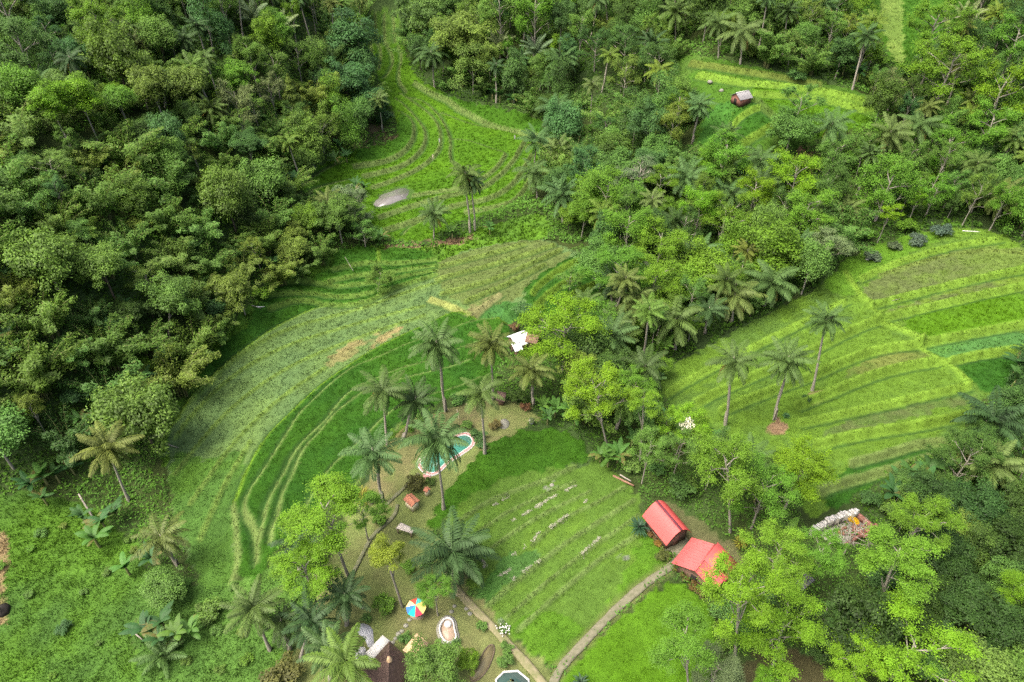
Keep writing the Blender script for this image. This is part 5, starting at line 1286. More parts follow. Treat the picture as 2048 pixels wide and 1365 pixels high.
# undergrowth: leaves close over the forest floor
n = 900000; ux = RNG.uniform(-175, 175, n); uy = RNG.uniform(26, 265, n)
kp = RNG.random(n) < np.clip((105 / np.hypot(ux, uy)) ** 1.3, .15, 1); ux, uy = ux[kp], uy[kp]
px, py, _ = proj(np.c_[ux, uy, HF(ux, uy)]); k = (px > -40) & (px < 2090) & (py > -40) & (py < 1400) & ~open_at(px, py) & (N2(ux, uy) > .22); ux, uy = ux[k], uy[k]
k = field_eval(ux, uy)[2] < 0; ux, uy = ux[k], uy[k]; n = len(ux)
hz = RNG.random(n) ** .8 * (.3 + 4.2 * np.clip(N2(ux + 5, uy) - .3, 0, 1) * N1(ux, uy + 9) * 1.6) 
C = np.c_[ux, uy, HF(ux, uy) + hz]
Lq = leaves(C, unit(n, RNG) * .6 + np.array([0, 0, .8]), np.clip(np.hypot(ux, uy) / 100, .7, 1.6) * .5, np.clip(np.hypot(ux, uy) / 100, .7, 1.6) * .3, RNG)
uc = np.array([.060, .135, .026]) * (.5 + 1.0 * N3(ux, uy)[:, None]) * RNG.uniform(.6, 1.4, (n, 1)) + np.array([.02, .045, -.004]) * (N1(ux, uy)[:, None])
tag(link('undergrowth', mesh_from('undergrowth', Lq.reshape(-1, 3), [np.arange(n * 4).reshape(n, 4)], [M_UNDER], col=np.clip(uc, .004, 1))), 'low leafy undergrowth covering the forest floor', 'undergrowth', kind='stuff')
print('undergrowth', n)

# ------------------------------------------------------------------ paths, pools, roofs and small things
M_RED = plain('red_roof_sheet', (.53, .085, .078), (.44, .075, .07), 1.2, .55, .3, stretch=(1, 6, 1)); M_RED2 = plain('faded_red_roof', (.48, .085, .08), (.31, .07, .066), .9, .6, .3)
M_RIDGE = plain('dark_ridge_cap', (.13, .035, .05), None, 3); M_BRICK = plain('red_brick', (.22, .10, .075), (.15, .075, .055), 6, bump=.3)
M_WALL = plain('brown_wood_wall', (.16, .10, .07), (.10, .065, .045), 5, stretch=(8, 8, 1)); M_DARKIN = plain('dark_opening', (.02, .018, .015))
M_GPATH = plain('mossy_path', (.15, .15, .10), (.10, .115, .05), 2, .95, .05, .3); M_CONC = plain('worn_concrete', (.175, .165, .115), (.10, .105, .06), 2.2, .9, .1, .3); M_PATH = plain('earth_path', (.23, .20, .13), (.13, .14, .06), 1.6, .95, .05, .3)
M_STONE = plain('grey_stone', (.24, .235, .20), (.14, .145, .11), 3, .85, .2, .4); M_WHITE = plain('white_paint', (.62, .62, .59), (.46, .46, .42), 3, .6, .3)
M_PINK = plain('pink_paving', (.40, .16, .155), (.45, .28, .26), 3.5, .8, .2); M_ORANGE = plain('orange_tiles', (.46, .20, .12), (.36, .15, .09), 5, .8, .2, stretch=(1, 9, 1))
M_CREAM = plain('cream_edge', (.70, .62, .42)); M_TAN = plain('tan_roof_tiles', (.56, .40, .24), (.44, .30, .18), 6, .85, .15, .4, stretch=(9, 1, 1))
M_THATCH = plain('dark_thatch', (.15, .105, .085), (.065, .045, .04), 9, .95, .05, .9); M_GREY = plain('grey_roof_sheet', (.17, .17, .18), (.11, .11, .115), 2, .5, .4, stretch=(10, 1, 1))
M_ZINC = plain('white_metal_sheet', (.62, .63, .65), (.44, .45, .46), 2, .4, .5, stretch=(8, 1, 1)); M_MUD = plain('muddy_floor', (.40, .30, .22), (.24, .18, .13), 1.5, .5, .4)
M_POST = plain('wooden_post', (.22, .17, .12), None, 6); M_PALE = plain('bleached_wood', (.30, .28, .23), (.2, .18, .15), 5)
M_BLUEG = plain('bluish_slab', (.42, .44, .46), (.33, .34, .35), 2)


def water_mat(name, c, c2, rough=.08):
    m, t, o = new_mat(name)
    d = t.nodes.new('ShaderNodeBsdfPrincipled'); d.inputs['Roughness'].default_value = rough; d.inputs['IOR'].default_value = 1.33
    t.links.new(mix_col(t, noise_node(t, .35, 4), c, c2), d.inputs['Base Color'])
    b = t.nodes.new('ShaderNodeBump'); b.inputs['Strength'].default_value = .15; b.inputs['Distance'].default_value = .02
    t.links.new(noise_node(t, 5, 2), b.inputs['Height']); t.links.new(b.outputs[0], d.inputs['Normal'])
    t.links.new(d.outputs[0], o.inputs[0]); return m


W_POOL = water_mat('teal_pool_water', (.02, .15, .10), (.10, .34, .25), .12); W_POND = water_mat('muddy_water_painted_sky', (.09, .08, .065), (.20, .20, .20), .03); W_DARK = water_mat('dark_pond_water', (.02, .05, .05), (.05, .09, .07), .05)  # W_POND: mud brown, with pale sky reflection put into its grey second colour
W_OLIVE = water_mat('olive_pond_water', (.13, .115, .055), (.17, .15, .085), .3)


def ribbon(name, line, width, mat, lift=.06, n=3, step=.5):
    P = at(smooth(line, False, n))[:, :2]
    seg = np.r_[0, np.cumsum(np.hypot(*np.diff(P, axis=0).T))]
    u = np.arange(0, seg[-1], step); P = np.c_[np.interp(u, seg, P[:, 0]), np.interp(u, seg, P[:, 1])]
    T = np.gradient(P, axis=0); T /= np.linalg.norm(T, axis=1)[:, None] + 1e-9; Nn = np.c_[-T[:, 1], T[:, 0]]
    wob = width / 2 * (.85 + .3 * N1(P[:, 0] * 2, P[:, 1] * 2))
    rows = []
    for o_, dz in ((-1, -.25), (-.98, 0), (-.5, .015), (0, .02), (.5, .015), (.98, 0), (1, -.25)):
        Q = P + Nn * (wob * o_)[:, None]; rows.append(np.c_[Q, HF(Q[:, 0], Q[:, 1]) + lift + .13 + dz])
    V = np.stack(rows, 1); m, k = V.shape[:2]
    i = (np.arange(m - 1)[:, None] * k + np.arange(k - 1)[None]).ravel()
    o = link(name, mesh_from(name, V.reshape(-1, 3), [np.c_[i, i + 1, i + k + 1, i + k]], [mat])); o['kind'] = 'structure'; return o


ribbon('concrete_path', [(1354, 1122), (1340, 1136), (1286, 1171), (1219, 1232), (1152, 1303), (1121, 1336), (1104, 1372)], 1.0, M_CONC, .08)
ribbon('earth_path', [(893, 1145), (905, 1170), (935, 1205), (975, 1245), (1015, 1287), (1060, 1335), (1100, 1385)], 1.0, M_PATH)
ribbon('garden_path', [(748, 1040), (765, 1018), (800, 985), (825, 962), (840, 946)], .5, M_GPATH)
ribbon('garden_path', [(700, 1160), (725, 1110), (745, 1070), (790, 1035), (795, 1010)], .5, M_GPATH)


def local(pts, h=0.0):
    """picture points -> a base point on the land and x, y offsets from it"""
    W = at(pts, h); c = W[:, :2].mean(0); z = float(HF([c[0]], [c[1]])[0])
    return np.array([c[0], c[1], z]), W[:, :2] - c


def grow(p, d):
    p = np.asarray(p, float); q = np.roll(p, -1, 0); r = np.roll(p, 1, 0); t = q - r; t /= np.linalg.norm(t, axis=1)[:, None] + 1e-9
    a = np.sum(r[:, 0] * p[:, 1] - p[:, 0] * r[:, 1]); s = 1 if a > 0 else -1
    return p + np.c_[t[:, 1], -t[:, 0]] * d * s


def ring(outer, inner, z0, z1, mat):
    g = G(); n = len(outer); i = np.arange(n); j = (i + 1) % n
    V = np.r_[np.c_[outer, np.full(n, z0)], np.c_[outer, np.full(n, z1)], np.c_[inner, np.full(n, z1)], np.c_[inner, np.full(n, z0)]]
    g.add(V, Q=np.r_[np.c_[i, j, j + n, i + n], np.c_[i + n, j + n, j + 2 * n, i + 2 * n], np.c_[i + 2 * n, j + 2 * n, j + 3 * n, i + 3 * n]])
    return g


def pm(g, name, mats, parent, loc=None, smooth=False, label=None):
    o = link(name, g.mesh(name, mats if isinstance(mats, (list, tuple)) else [mats], smooth), parent, loc)
    if label: o['label'] = label
    return o


def prism_g(poly, z0, z1):
    g = G(); g.prism(poly, z0, z1); return g


# swimming pool
wl = smooth([(841.5, 936), (838, 928), (846, 919), (856, 911), (868, 903), (882, 893), (900, 883), (912, 875), (926, 870), (938, 871), (946, 878), (946, 888), (938, 897), (926, 905), (913, 914), (897, 924), (888, 933), (875, 945), (865, 950), (853, 947)], True, 1)
b0, wl = local(wl)
if np.sum(np.roll(wl, 1, 0)[:, 0] * wl[:, 1] - wl[:, 0] * np.roll(wl, 1, 0)[:, 1]) < 0: wl = wl[::-1]
t = root_at('swimming_pool', b0); tag(t, 'curved teal swimming pool with white and pink rim under the palms', 'swimming pool')
wl = grow(wl, -.2); pm(prism_g(wl, -.4, .10), 'water', W_POOL, t); pm(ring(grow(wl, .12), wl, -.4, .22, 0), 'inner_rim', M_WHITE, t)
pm(ring(grow(wl, .50), grow(wl, .12), -.4, .19, 0), 'paving', M_PINK, t); pm(ring(grow(wl, .57), grow(wl, .50), -.4, .22, 0), 'outer_rim', M_WHITE, t)
pb, pp_ = local([(846, 950), (862, 953), (860, 962), (848, 962)]); o = root_at('paved_step', pb); pm(prism_g(pp_, -.3, .15), 'slab', M_PINK, o); tag(o, 'small pink paved step at the low end of the pool', 'step')

# boat shaped pool, oblong pond, hexagonal pond
bl = smooth([(891, 1239), (901, 1240), (906, 1248), (907.5, 1262), (912, 1275), (907, 1283), (897, 1287), (887, 1280), (880, 1264), (882, 1252)], True, 1)
b0, bl = local(bl)
if np.sum(np.roll(bl, 1, 0)[:, 0] * bl[:, 1] - bl[:, 0] * np.roll(bl, 1, 0)[:, 1]) < 0: bl = bl[::-1]
t = root_at('garden_basin', b0); tag(t, 'boat shaped empty basin with thick white rim in the lawn', 'basin')
pm(prism_g(bl, -.3, .08), 'floor_slab', M_MUD, t); pm(ring(grow(bl, .16), bl, -.3, .38, 0), 'white_rim', M_WHITE, t); pm(ring(grow(bl, .50), grow(bl, .16), -.3, .12, 0), 'stone_border', M_STONE, t)
sb = at([(896, 1250)])[0]; g = G(); g.tube([(0, 0, 0), (0, 0, .2), (0, 0, .34), (0, 0, .4)], [.45, .46, .34, .1], 10); o = pm(g, 'white_boulder', M_WHITE, t, (sb[0] - b0[0], sb[1] - b0[1], .09))

ol = smooth([(983, 1290), (988, 1295), (987, 1307), (979, 1330), (969, 1347), (954, 1361), (943, 1363), (941, 1353), (950, 1341), (961, 1321), (972, 1299)], True, 1)
b0, ol = local(ol)
if np.sum(np.roll(ol, 1, 0)[:, 0] * ol[:, 1] - ol[:, 0] * np.roll(ol, 1, 0)[:, 1]) < 0: ol = ol[::-1]
t = root_at('garden_pond', b0); tag(t, 'long brown pond with dark stone edge near the bottom', 'pond')
pm(prism_g(ol, -.3, .07), 'water', W_OLIVE, t); g = ring(grow(ol, .14), ol, -.3, .15, 0); pm(g, 'stone_edge', M_DBARK, t)
hl = [(993, 1362), (1008, 1347), (1035, 1345), (1056, 1362), (1058, 1385), (1030, 1402), (1000, 1396)]
b0, hl = local(hl)
if np.sum(np.roll(hl, 1, 0)[:, 0] * hl[:, 1] - hl[:, 0] * np.roll(hl, 1, 0)[:, 1]) < 0: hl = hl[::-1]
t = root_at('lily_pond', b0); tag(t, 'angular dark pond with white rim cut by the bottom edge', 'pond')
pm(prism_g(hl, -.3, .1), 'water', W_DARK, t); pm(ring(grow(hl, .16), hl, -.3, .3, 0), 'white_rim', M_WHITE, t)
g = G()
for k in range(40):
    a_, r_ = rr.uniform(0, 6.28), rr.random() ** .5 * .9; q = np.array([math.cos(a_), math.sin(a_)]) * r_ * np.abs(hl).min(0).clip(.7, 2) * 1.0; rad = rr.uniform(.08, .16)
    th = np.linspace(0, 2 * math.pi, 8)[:-1]; g.prism(np.c_[np.cos(th), np.sin(th)] * rad + q, .10, .125)
pm(g, 'lily_pads', M_CULM, t)['kind'] = 'stuff'

# mud pond in the rice bowl
ml = np.array([(746, 413), (752, 400), (762, 391), (800, 377), (811, 377), (829, 388), (812, 399), (798, 406), (765, 416)], float)
W = at(ml); g = G(); hz_ = HF(W[:, 0], W[:, 1]); g.prism(W[:, :2], hz_ - .5, hz_ + .04); pm(g, 'pond_water', W_POND, None)['kind'] = 'structure'

# pads and flat slabs
def pad(name, pts, h, mat, label, cat, n=1):
    b, p = local(smooth(pts, True, n) if n else pts); o = root_at(name, b); pm(prism_g(p, -.3, h), 'slab', mat, o); return tag(o, label, cat)
pad('concrete_pad', [(715, 1268), (713, 1256), (723, 1247), (738, 1250), (750, 1266), (751, 1287), (738, 1300), (729, 1276)], .08, M_BLUEG, 'curved grey concrete patch left of the tan roof', 'concrete pad')
pad('stone_circle', [(997, 850), (1000, 842), (1009, 838), (1018, 843), (1019, 852), (1012, 859), (1002, 858)], .1, M_STONE, 'round grey stone patch beside the orange tinted bush', 'stone pad')
pad('terrace_slab', [(1363, 1076), (1387, 1090), (1357, 1121), (1341, 1101)], .14, M_CONC, 'concrete terrace slab between the two red roofs', 'terrace', 0)
pad('round_base', [(818, 1228), (824, 1216), (838, 1214), (849, 1222), (849, 1234), (838, 1241), (824, 1239)], .1, plain('brown_base', (.26, .21, .15), None, 4), 'round brown base under the striped umbrella', 'base')
for i, (x_, y_) in enumerate([(909, 1213), (903, 1224), (819, 1240), (812, 1252), (804, 1263), (797, 1269), (791, 1278), (786, 1286), (730, 1238), (726, 1216), (933, 1218), (940, 1228), (925, 1200), (915, 1190)]):
    b = at([(x_, y_)])[0]; th = np.linspace(0, 2 * math.pi, 9)[:-1]; rad = rr.uniform(.24, .34)
    o = root_at('stepping_stone', b); pm(prism_g(np.c_[np.cos(th), np.sin(th)] * rad * np.array([1, rr.uniform(.75, 1)]), -.1, .09), 'slab', M_STONE, o)
    note(o, 'round grey stepping stone', b, 'stepping stone', 'stepping stones in the lawn')
for i in range(7):
    u = i / 6; p = np.array([1334 - 46 * u, 1140 + 30 * u]); b = at([p])[0]; o = root_at('path_step', (b[0], b[1], b[2]), math.radians(-40)); g = G(); g.box((0, 0, .09), (.42, 1.1, .14)); pm(g, 'slab', M_WHITE if i % 2 else M_CONC, o)
    note(o, ('white' if i % 2 else 'grey') + ' path slab', b, 'step', 'slabs on the concrete path')


# ---- roofs
def arch_house(name, e1, e2, he, side, half, hr, label, mroof, cat='hut', over=.25, split=None):
    """hut with a bowed roof; e1,e2: picture ends of the near eave"""
    A, B = at([e1], he)[0], at([e2], he)[0]
    d = (B - A)[:2]; L = np.linalg.norm(d); d /= L; nrm = np.array([-d[1], d[0]]) * side
    c = (A + B)[:2] / 2 + nrm * half; z = float(HF([c[0]], [c[1]])[0])
    o = root_at(name, (c[0], c[1], z), math.atan2(d[1], d[0])); tag(o, label, cat)
    m = 11; u = np.linspace(-1, 1, m); yy = u * half; zz_ = he + (hr - he) * (1 - np.abs(u) ** 1.75); 
    g = G()
    for th, flip in ((0.0, False), (-.09, True)):
        V = np.array([[s_ * L / 2, yy[k], zz_[k] + th] for s_ in (-1, 1) for k in range(m)])
        k = np.arange(m - 1); Q = np.c_[k, k + 1, k + 1 + m, k + m]; g.add(V, Q=Q[:, ::-1] if not flip else Q)
    for s_ in (-1, 1):
        V = np.array([[s_ * L / 2, yy[k], zz_[k] + dz] for dz in (0, -.09) for k in range(m)]); k = np.arange(m - 1); g.add(V, Q=np.c_[k, k + 1, k + 1 + m, k + m])
    for s_ in (0, m - 1):
        g.add([(-L / 2, yy[s_], zz_[s_]), (L / 2, yy[s_], zz_[s_]), (L / 2, yy[s_], zz_[s_] - .09), (-L / 2, yy[s_], zz_[s_] - .09)], Q=[(0, 1, 2, 3)])
    for xr in np.arange(-L / 2 + .2, L / 2, .42):       # sheet joints
        k = np.arange(m - 1); V = np.array([[xr + dx_, yy[q], zz_[q] + dz_] for dx_, dz_ in ((-.05, .002), (0, .035), (.05, .002)) for q in range(m)])
        g.add(V, Q=np.r_[np.c_[k, k + 1, k + 1 + m, k + m], np.c_[k + m, k + 1 + m, k + 1 + 2 * m, k + 2 * m]])
    rf = pm(g, 'roof', mroof, o)
    if split is None:
        g = G(); g.box((0, 0, hr + .03), (L + .06, .30, .12)); pm(g, 'ridge_cap', M_RIDGE, rf)
    g = G(); w = half * 2 - over * 2 - .3; l = L - .8
    g.box((0, 0, (he + .2) / 2), (l, w, he + .2)); 
    for s_ in (-1, 1):                                   # gable ends under the bowed roof
        k = np.arange(m); V = np.r_[[[s_ * (l / 2 - .03), yy[q] * .84, zz_[q] - .16] for q in range(m)], [[s_ * (l / 2 - .03), 0, he]]]
        g.add(V, T=np.c_[k[:-1], k[1:], np.full(m - 1, m)])
    pm(g, 'wall', M_WALL, o)
    g = G(); g.box((l / 2 + .03, 0, 1.0), (.06, .95, 1.9)); dr = pm(g, 'door', M_BRICK, o); g = G(); g.box((l / 2 + .08, .35, 1.0), (.05, .06, .12)); pm(g, 'handle', M_DARKIN, dr)
    for s_ in (-1, 1):
        g = G(); g.box((0, s_ * (w / 2 + .03), 1.35), (1.1, .06, .8)); wd = pm(g, 'window', M_DARKIN, o)
        g = G()
        for dx, dz, sx, sz in ((0, .44, 1.3, .09), (0, -.44, 1.3, .09), (.6, 0, .09, .8), (-.6, 0, .09, .8), (0, 0, .06, .8)): g.box((dx, s_ * (w / 2 + .07), 1.35 + dz), (sx, .05, sz))
        pm(g, 'frame', M_POST, wd)
    g = G(); g.box((0, 0, .1), (L * .98, half * 2 - .2, .22)); pm(g, 'floor_base', M_CONC, o)
    return o, L


_, L1 = arch_house('red_roof_hut', (1284.5, 1032), (1333, 1090), 2.0, 1, 2.1, 4.0, 'rear red bow roofed hut with dark ridge, beside the field', M_RED)


def gable_house(name, r1, r2, hr, half, he, label, mroof, mwall, cat='hut', ridge=None, over=.3, flat=None, walls=True, parts=True):
    """hut with a two-sided roof; r1,r2: picture ends of the ridge"""
    A, B = at([r1], hr)[0], at([r2], hr)[0]; d = (B - A)[:2]; L = np.linalg.norm(d); d /= L; c = (A + B)[:2] / 2; z = float(HF([c[0]], [c[1]])[0])
    o = root_at(name, (c[0], c[1], z), math.atan2(d[1], d[0])); tag(o, label, cat)
    g = G()
    for s_ in (-1, 1):
        V = np.array([(-L / 2, 0, hr), (L / 2, 0, hr), (L / 2, s_ * half, he), (-L / 2, s_ * half, he)]); W_ = V - np.array([0, 0, .08])
        g.add(np.r_[V, W_], Q=[(0, 1, 2, 3), (7, 6, 5, 4), (2, 3, 7, 6), (1, 2, 6, 5), (0, 3, 7, 4)])
    for xr in np.arange(-L / 2 + .25, L / 2, .5):       # sheet joints
        for s_ in (-1, 1): g.add([(xr - .05, 0, hr + .003), (xr, 0, hr + .035), (xr + .05, 0, hr + .003), (xr - .05, s_ * half, he + .003), (xr, s_ * half, he + .035), (xr + .05, s_ * half, he + .003)], Q=[(0, 1, 4, 3), (1, 2, 5, 4)])
    rf = pm(g, 'roof', mroof, o)
    g = G(); g.box((0, 0, hr + .04), (L + .04, .2, .07)); pm(g, 'ridge_cap', ridge or mroof, rf)
    l, w = L - over * 2, half * 2 - over * 2; k = (hr - he) / half
    g = G(); g.box((0, 0, he / 2), (l, w, he)); hw = hr - .12 - k * 0
    for s_ in (-1, 1): g.add([(s_ * l / 2, -w / 2, he), (s_ * l / 2, w / 2, he), (s_ * l / 2, 0, hr - .1)], T=[(0, 1, 2)])
    pm(g, 'wall', mwall, o)
    g = G(); g.box((-l / 2 - .03, 0, min(.95, he * .45)), (.06, min(.9, w * .4), min(1.9, he * .85))); pm(g, 'door', M_DARKIN, o)
    return o


t = gable_house('red_roof_hut', (1390, 1142), (1430, 1090), 3.4, 3.1, 1.9, 'front red roofed hut, faded, partly behind the brightest tree', M_RED2, M_WALL, ridge=M_RED2, over=.5)
g = G(); rl = [c_ for c_ in t.children if c_.name.startswith('roof')][0]; xs_ = [v.co.x for v in rl.data.vertices]; x1_ = max(xs_)
V = np.array([(x1_ - 3.0, -.1, 3.5), (x1_ + .45, -.1, 3.5), (x1_ + .45, -3.35, 1.94), (x1_ - 3.0, -3.35, 1.94)]); g.add(np.r_[V, V - (0, 0, .08)], Q=[(3, 2, 1, 0), (4, 5, 6, 7), (0, 1, 5, 4), (1, 2, 6, 5), (2, 3, 7, 6), (3, 0, 4, 7)]); pm(g, 'raised_roof_sheet', M_RED2, t)
gable_house('field_hut', (1471, 192), (1499, 176), 2.9, 1.9, 1.7, 'small grey roofed hut with red gable on the hilltop field', M_GREY, M_BRICK, ridge=M_WHITE)
gable_house('brown_hut', (995, 784), (1012, 787), 2.4, 1.0, 1.4, 'tiny brown hut with dark opening behind the garden lawn', M_THATCH, M_WALL)
gable_house('metal_roof_house', (1022, 674), (1056, 663), 3.5, 1.8, 2.3, 'white metal roofed house half hidden by the yellowish palms', M_ZINC, M_WALL, 'house', ridge=M_WHITE)
gable_house('tile_roof_house', (1056, 659), (1080, 664), 4.0, 2.0, 2.7, 'brownish tiled roof behind the white metal roof', plain('brown_tiles', (.20, .12, .085), (.14, .09, .06), 6), M_WALL, 'house')
gable_house('lean_to_shed', (1024, 690), (1040, 686), 2.7, 1.4, 2.2, 'low white metal shed in front of the white metal roofed house', M_ZINC, M_WALL, 'shed')
gable_house('grey_shed', (1590, 1150), (1616, 1172), 3.0, 1.9, 2.3, 'grey sheet roofed shed under the trees at lower right', M_GREY, M_WALL, 'shed', ridge=M_PALE)
gable_house('tile_pavilion', (814, 990), (831, 1005), 2.0, .75, 1.65, 'little orange tile roofed pavilion beside the pool', M_ORANGE, M_CREAM, 'pavilion', ridge=M_ORANGE, over=.18)
gable_house('tile_pavilion', (850, 975), (857, 980), 1.5, .45, 1.25, 'smaller orange tiled shrine roof between pool and pavilion', M_ORANGE, M_CREAM, 'shrine', over=.12)


def slab_roof(name, pts, h0, h1, mat, label, cat, th=.12, posts=True, mpost=None):
    """sloping roof on posts: picture corners seen at height h"""
    W = at(pts, (h0 + h1) / 2); c = W[:, :2].mean(0); z = float(HF([c[0]], [c[1]])[0]); p = W[:, :2] - c; n = len(p)
    zt = np.linspace(0, 1, n); zt = h0 + (h1 - h0) * (p[:, 1] - p[:, 1].min()) / (np.ptp(p[:, 1]) + 1e-6)
    o = root_at(name, (c[0], c[1], z)); tag(o, label, cat)
    pm(prism_g(p, zt - th, zt), 'roof', mat, o)
    for q, zz_ in zip(p * .86, zt):
        g = G(); g.box((q[0], q[1], (zz_ - th) / 2 - .1), (.16, .16, zz_ - th + .2)); pm(g, 'post', mpost or M_POST, o)
    return o


slab_roof('tile_shelter', [(805, 1301), (834, 1269), (857, 1286), (853, 1297), (833, 1312)], 2.1, 2.7, M_TAN, 'tan tiled shelter roof beside the thatched house', 'shelter')
slab_roof('flat_shelter', [(792, 1057), (802, 1046), (830, 1058), (823, 1066)], 1.1, 1.2, plain('pale_slab', (.58, .52, .44), (.46, .42, .36), 2), 'pale flat topped shelter on the lawn above the yellow tree', 'shelter')
# thatched house
E = at([(779, 1282), (828, 1328), (776, 1392), (726, 1345)], 2.6); ap = at([(783, 1322)], 5.6)[0]
c = E[:, :2].mean(0); z = float(HF([c[0]], [c[1]])[0]); t = root_at('thatched_house', (c[0], c[1], z)); tag(t, 'dark thatched house with four sided roof at the bottom edge', 'house')
p = E[:, :2] - c; apx = np.array([(ap[:2] - c)[0] * .6, (ap[:2] - c)[1] * .6, 5.6]); g = G()
m = 9; rowsV = []
for k in range(m):
    u = k / (m - 1); rowsV.append([np.r_[p[j] * (1 - u) + apx[:2] * u, 2.6 + 3.0 * u + .0] for j in range(4)])
rowsV = np.array(rowsV)
for k in range(m - 1):
    for j in range(4):
        A, B, C_, D_ = rowsV[k, j], rowsV[k, (j + 1) % 4], rowsV[k + 1, (j + 1) % 4], rowsV[k + 1, j]
        n_ = 10
        for q in range(n_):
            a0, a1 = q / n_, (q + 1) / n_; jit = lambda: np.array([0, 0, rr.uniform(-.05, .07)])
            g.add([A + (B - A) * a0 + jit(), A + (B - A) * a1 + jit(), D_ + (C_ - D_) * a1 + jit() * .3 + (0, 0, .06), D_ + (C_ - D_) * a0 + jit() * .3 + (0, 0, .06)], Q=[(0, 1, 2, 3)])
pm(g, 'roof', M_THATCH, t)
g = G(); g.prism(p * .8, -.2, 2.75); pm(g, 'wall', M_WALL, t)
g = G(); g.tube([apx + (0, 0, -.3), apx + (0, 0, .15), apx + (0, 0, .5)], [.35, .22, .03], 6); pm(g, 'finial', M_TAN, t)
slab_roof('white_canopy', [(765, 1271), (781, 1282), (742, 1325), (732, 1306)], 2.5, 2.7, M_WHITE, 'white flat canopy along the upper side of the thatched house', 'canopy', mpost=M_WHITE)
b, p = local(smooth([(712, 1323), (713, 1312), (722, 1306), (735, 1306), (733, 1316), (720, 1318), (718, 1326)], True, 1)); o = root_at('white_wall', b); pm(prism_g(p, -.2, 1.5), 'wall_body', M_WHITE, o); tag(o, 'low curved white wall at the end of the white canopy', 'wall')

# ruined walled building
R = at([(1620, 1073), (1647, 1056), (1677, 1044), (1708, 1035), (1742, 1062), (1690, 1092)], 0); c = R[:, :2].mean(0); z = float(HF([c[0]], [c[1]])[0])
t = root_at('ruined_building', (c[0], c[1], z)); tag(t, 'roofless ruin with pale crumbling wall top below the right field', 'ruin'); p = R[:, :2] - c
pm(prism_g(p * .97, -.3, .12), 'concrete_slab', plain('grey_slab', (.27, .26, .22), (.20, .20, .16), 1.5), t)
def wall_run(P_, h, th, mat, name, mtop=None, ragged=.12):
    g = G(); gt = G()
    for k in range(len(P_) - 1):
        d = P_[k + 1] - P_[k]; L = np.linalg.norm(d); nseg = max(2, int(L / 1.1)); rz = math.atan2(d[1], d[0])
        for q in range(nseg):
            cc_ = P_[k] + d * (q + .5) / nseg; hh = h + rr.uniform(-ragged, ragged); g.box((cc_[0], cc_[1], hh / 2 - .1), (L / nseg - .004, th, hh + .2), rz)
            if mtop:
                for _ in range(22):
                    w_ = cc_ + d * rr.uniform(-.5, .5) / nseg + np.array([-d[1], d[0]]) / L * rr.uniform(-.4, .4) * th; s_ = rr.uniform(.14, .34); gt.box((w_[0], w_[1], hh + s_ * .08), (s_ * 1.5, s_, s_ * .4), rr.uniform(0, 3))
    o = pm(g, name, mat, t)
    if mtop: pm(gt, 'crumbled_top', mtop, o)['kind'] = 'stuff'
    return o
M_GWALL = plain('grey_render', (.26, .25, .21), (.19, .19, .15), 1.5, bump=.2)
wall_run(p[:4], 1.7, .8, M_GWALL, 'rear_wall', plain('lime_rubble', (.46, .45, .42), (.30, .29, .27), 4)); wall_run(p[3:5], 1.2, .35, M_BRICK, 'side_wall'); wall_run(p[[4, 5]], .6, .35, M_BRICK, 'front_wall')
g = G()
for k in range(60):
    q = p[4] * .55 + np.array([rr.gauss(0, 1.3), rr.gauss(0, .9)]); s_ = rr.uniform(.12, .4); g.box((q[0], q[1], .15 + s_ * .4), (s_ * 1.6, s_, s_ * .8), rr.uniform(0, 3))
pm(g, 'brick_rubble', M_BRICK, t)['kind'] = 'stuff'

# striped umbrella
b = at([(835, 1228)])[0]; cu = at([(832, 1214)], 2.15)[0]
t = root_at('garden_umbrella', (cu[0], cu[1], float(HF([cu[0]], [cu[1]])[0]) + .08)); tag(t, 'open garden umbrella with coloured wedge panels on the lawn', 'umbrella')
g = G(); g.tube([(0, 0, 0), (0, 0, 1.2), (0, 0, 2.5)], .025, 6); pm(g, 'pole', M_WHITE, t)
g = G(); g.tube([(0, 0, 0), (0, 0, .08), (0, 0, .12)], [.28, .28, .05], 10); pm(g, 'foot', M_CONC, t)
UC = [('yellow', (.72, .60, .16)), ('teal', (.05, .50, .42)), ('red', (.62, .06, .07)), ('cream', (.80, .55, .25)), ('blue', (.05, .16, .50)), ('green', (.03, .50, .28)), ('red', (.66, .06, .09)), ('orange', (.72, .42, .10))]
UC = [('yellow', (.75, .62, .18)), ('teal', (.10, .55, .50)), ('red', (.55, .09, .06)), ('cream', (.82, .58, .28)), ('blue', (.05, .17, .55)), ('turquoise', (.02, .50, .36)), ('red', (.66, .05, .09)), ('yellow', (.80, .66, .22))]
for k, (nm, cl) in enumerate(UC):
    a0, a1 = k * math.pi / 4, (k + 1) * math.pi / 4; g = G(); m = 5; V = []
    for q in range(m):
        r_ = 1.22 * q / (m - 1) + .01; zq = 2.5 - .55 * (q / (m - 1)) ** 1.25
        for s_ in range(4):
            a_ = a0 + (a1 - a0) * s_ / 3; sag = .05 * math.sin(math.pi * s_ / 3) * q / (m - 1); rad = r_ * (1 - .045 * math.sin(math.pi * s_ / 3)); V.append((math.cos(a_) * rad, math.sin(a_) * rad, zq - sag))
    V = np.array(V); Q = [(q * 4 + s_, q * 4 + s_ + 1, q * 4 + s_ + 5, q * 4 + s_ + 4) for q in range(m - 1) for s_ in range(3)]
    g.add(np.r_[V, V - (0, 0, .012)], Q=Q + [tuple(i_ + 20 for i_ in q[::-1]) for q in Q]); pm(g, 'canopy_panel', plain(nm + '_canvas', cl, [v * .92 for v in cl], 4, .8, .1), t, label=nm + ' wedge panel')

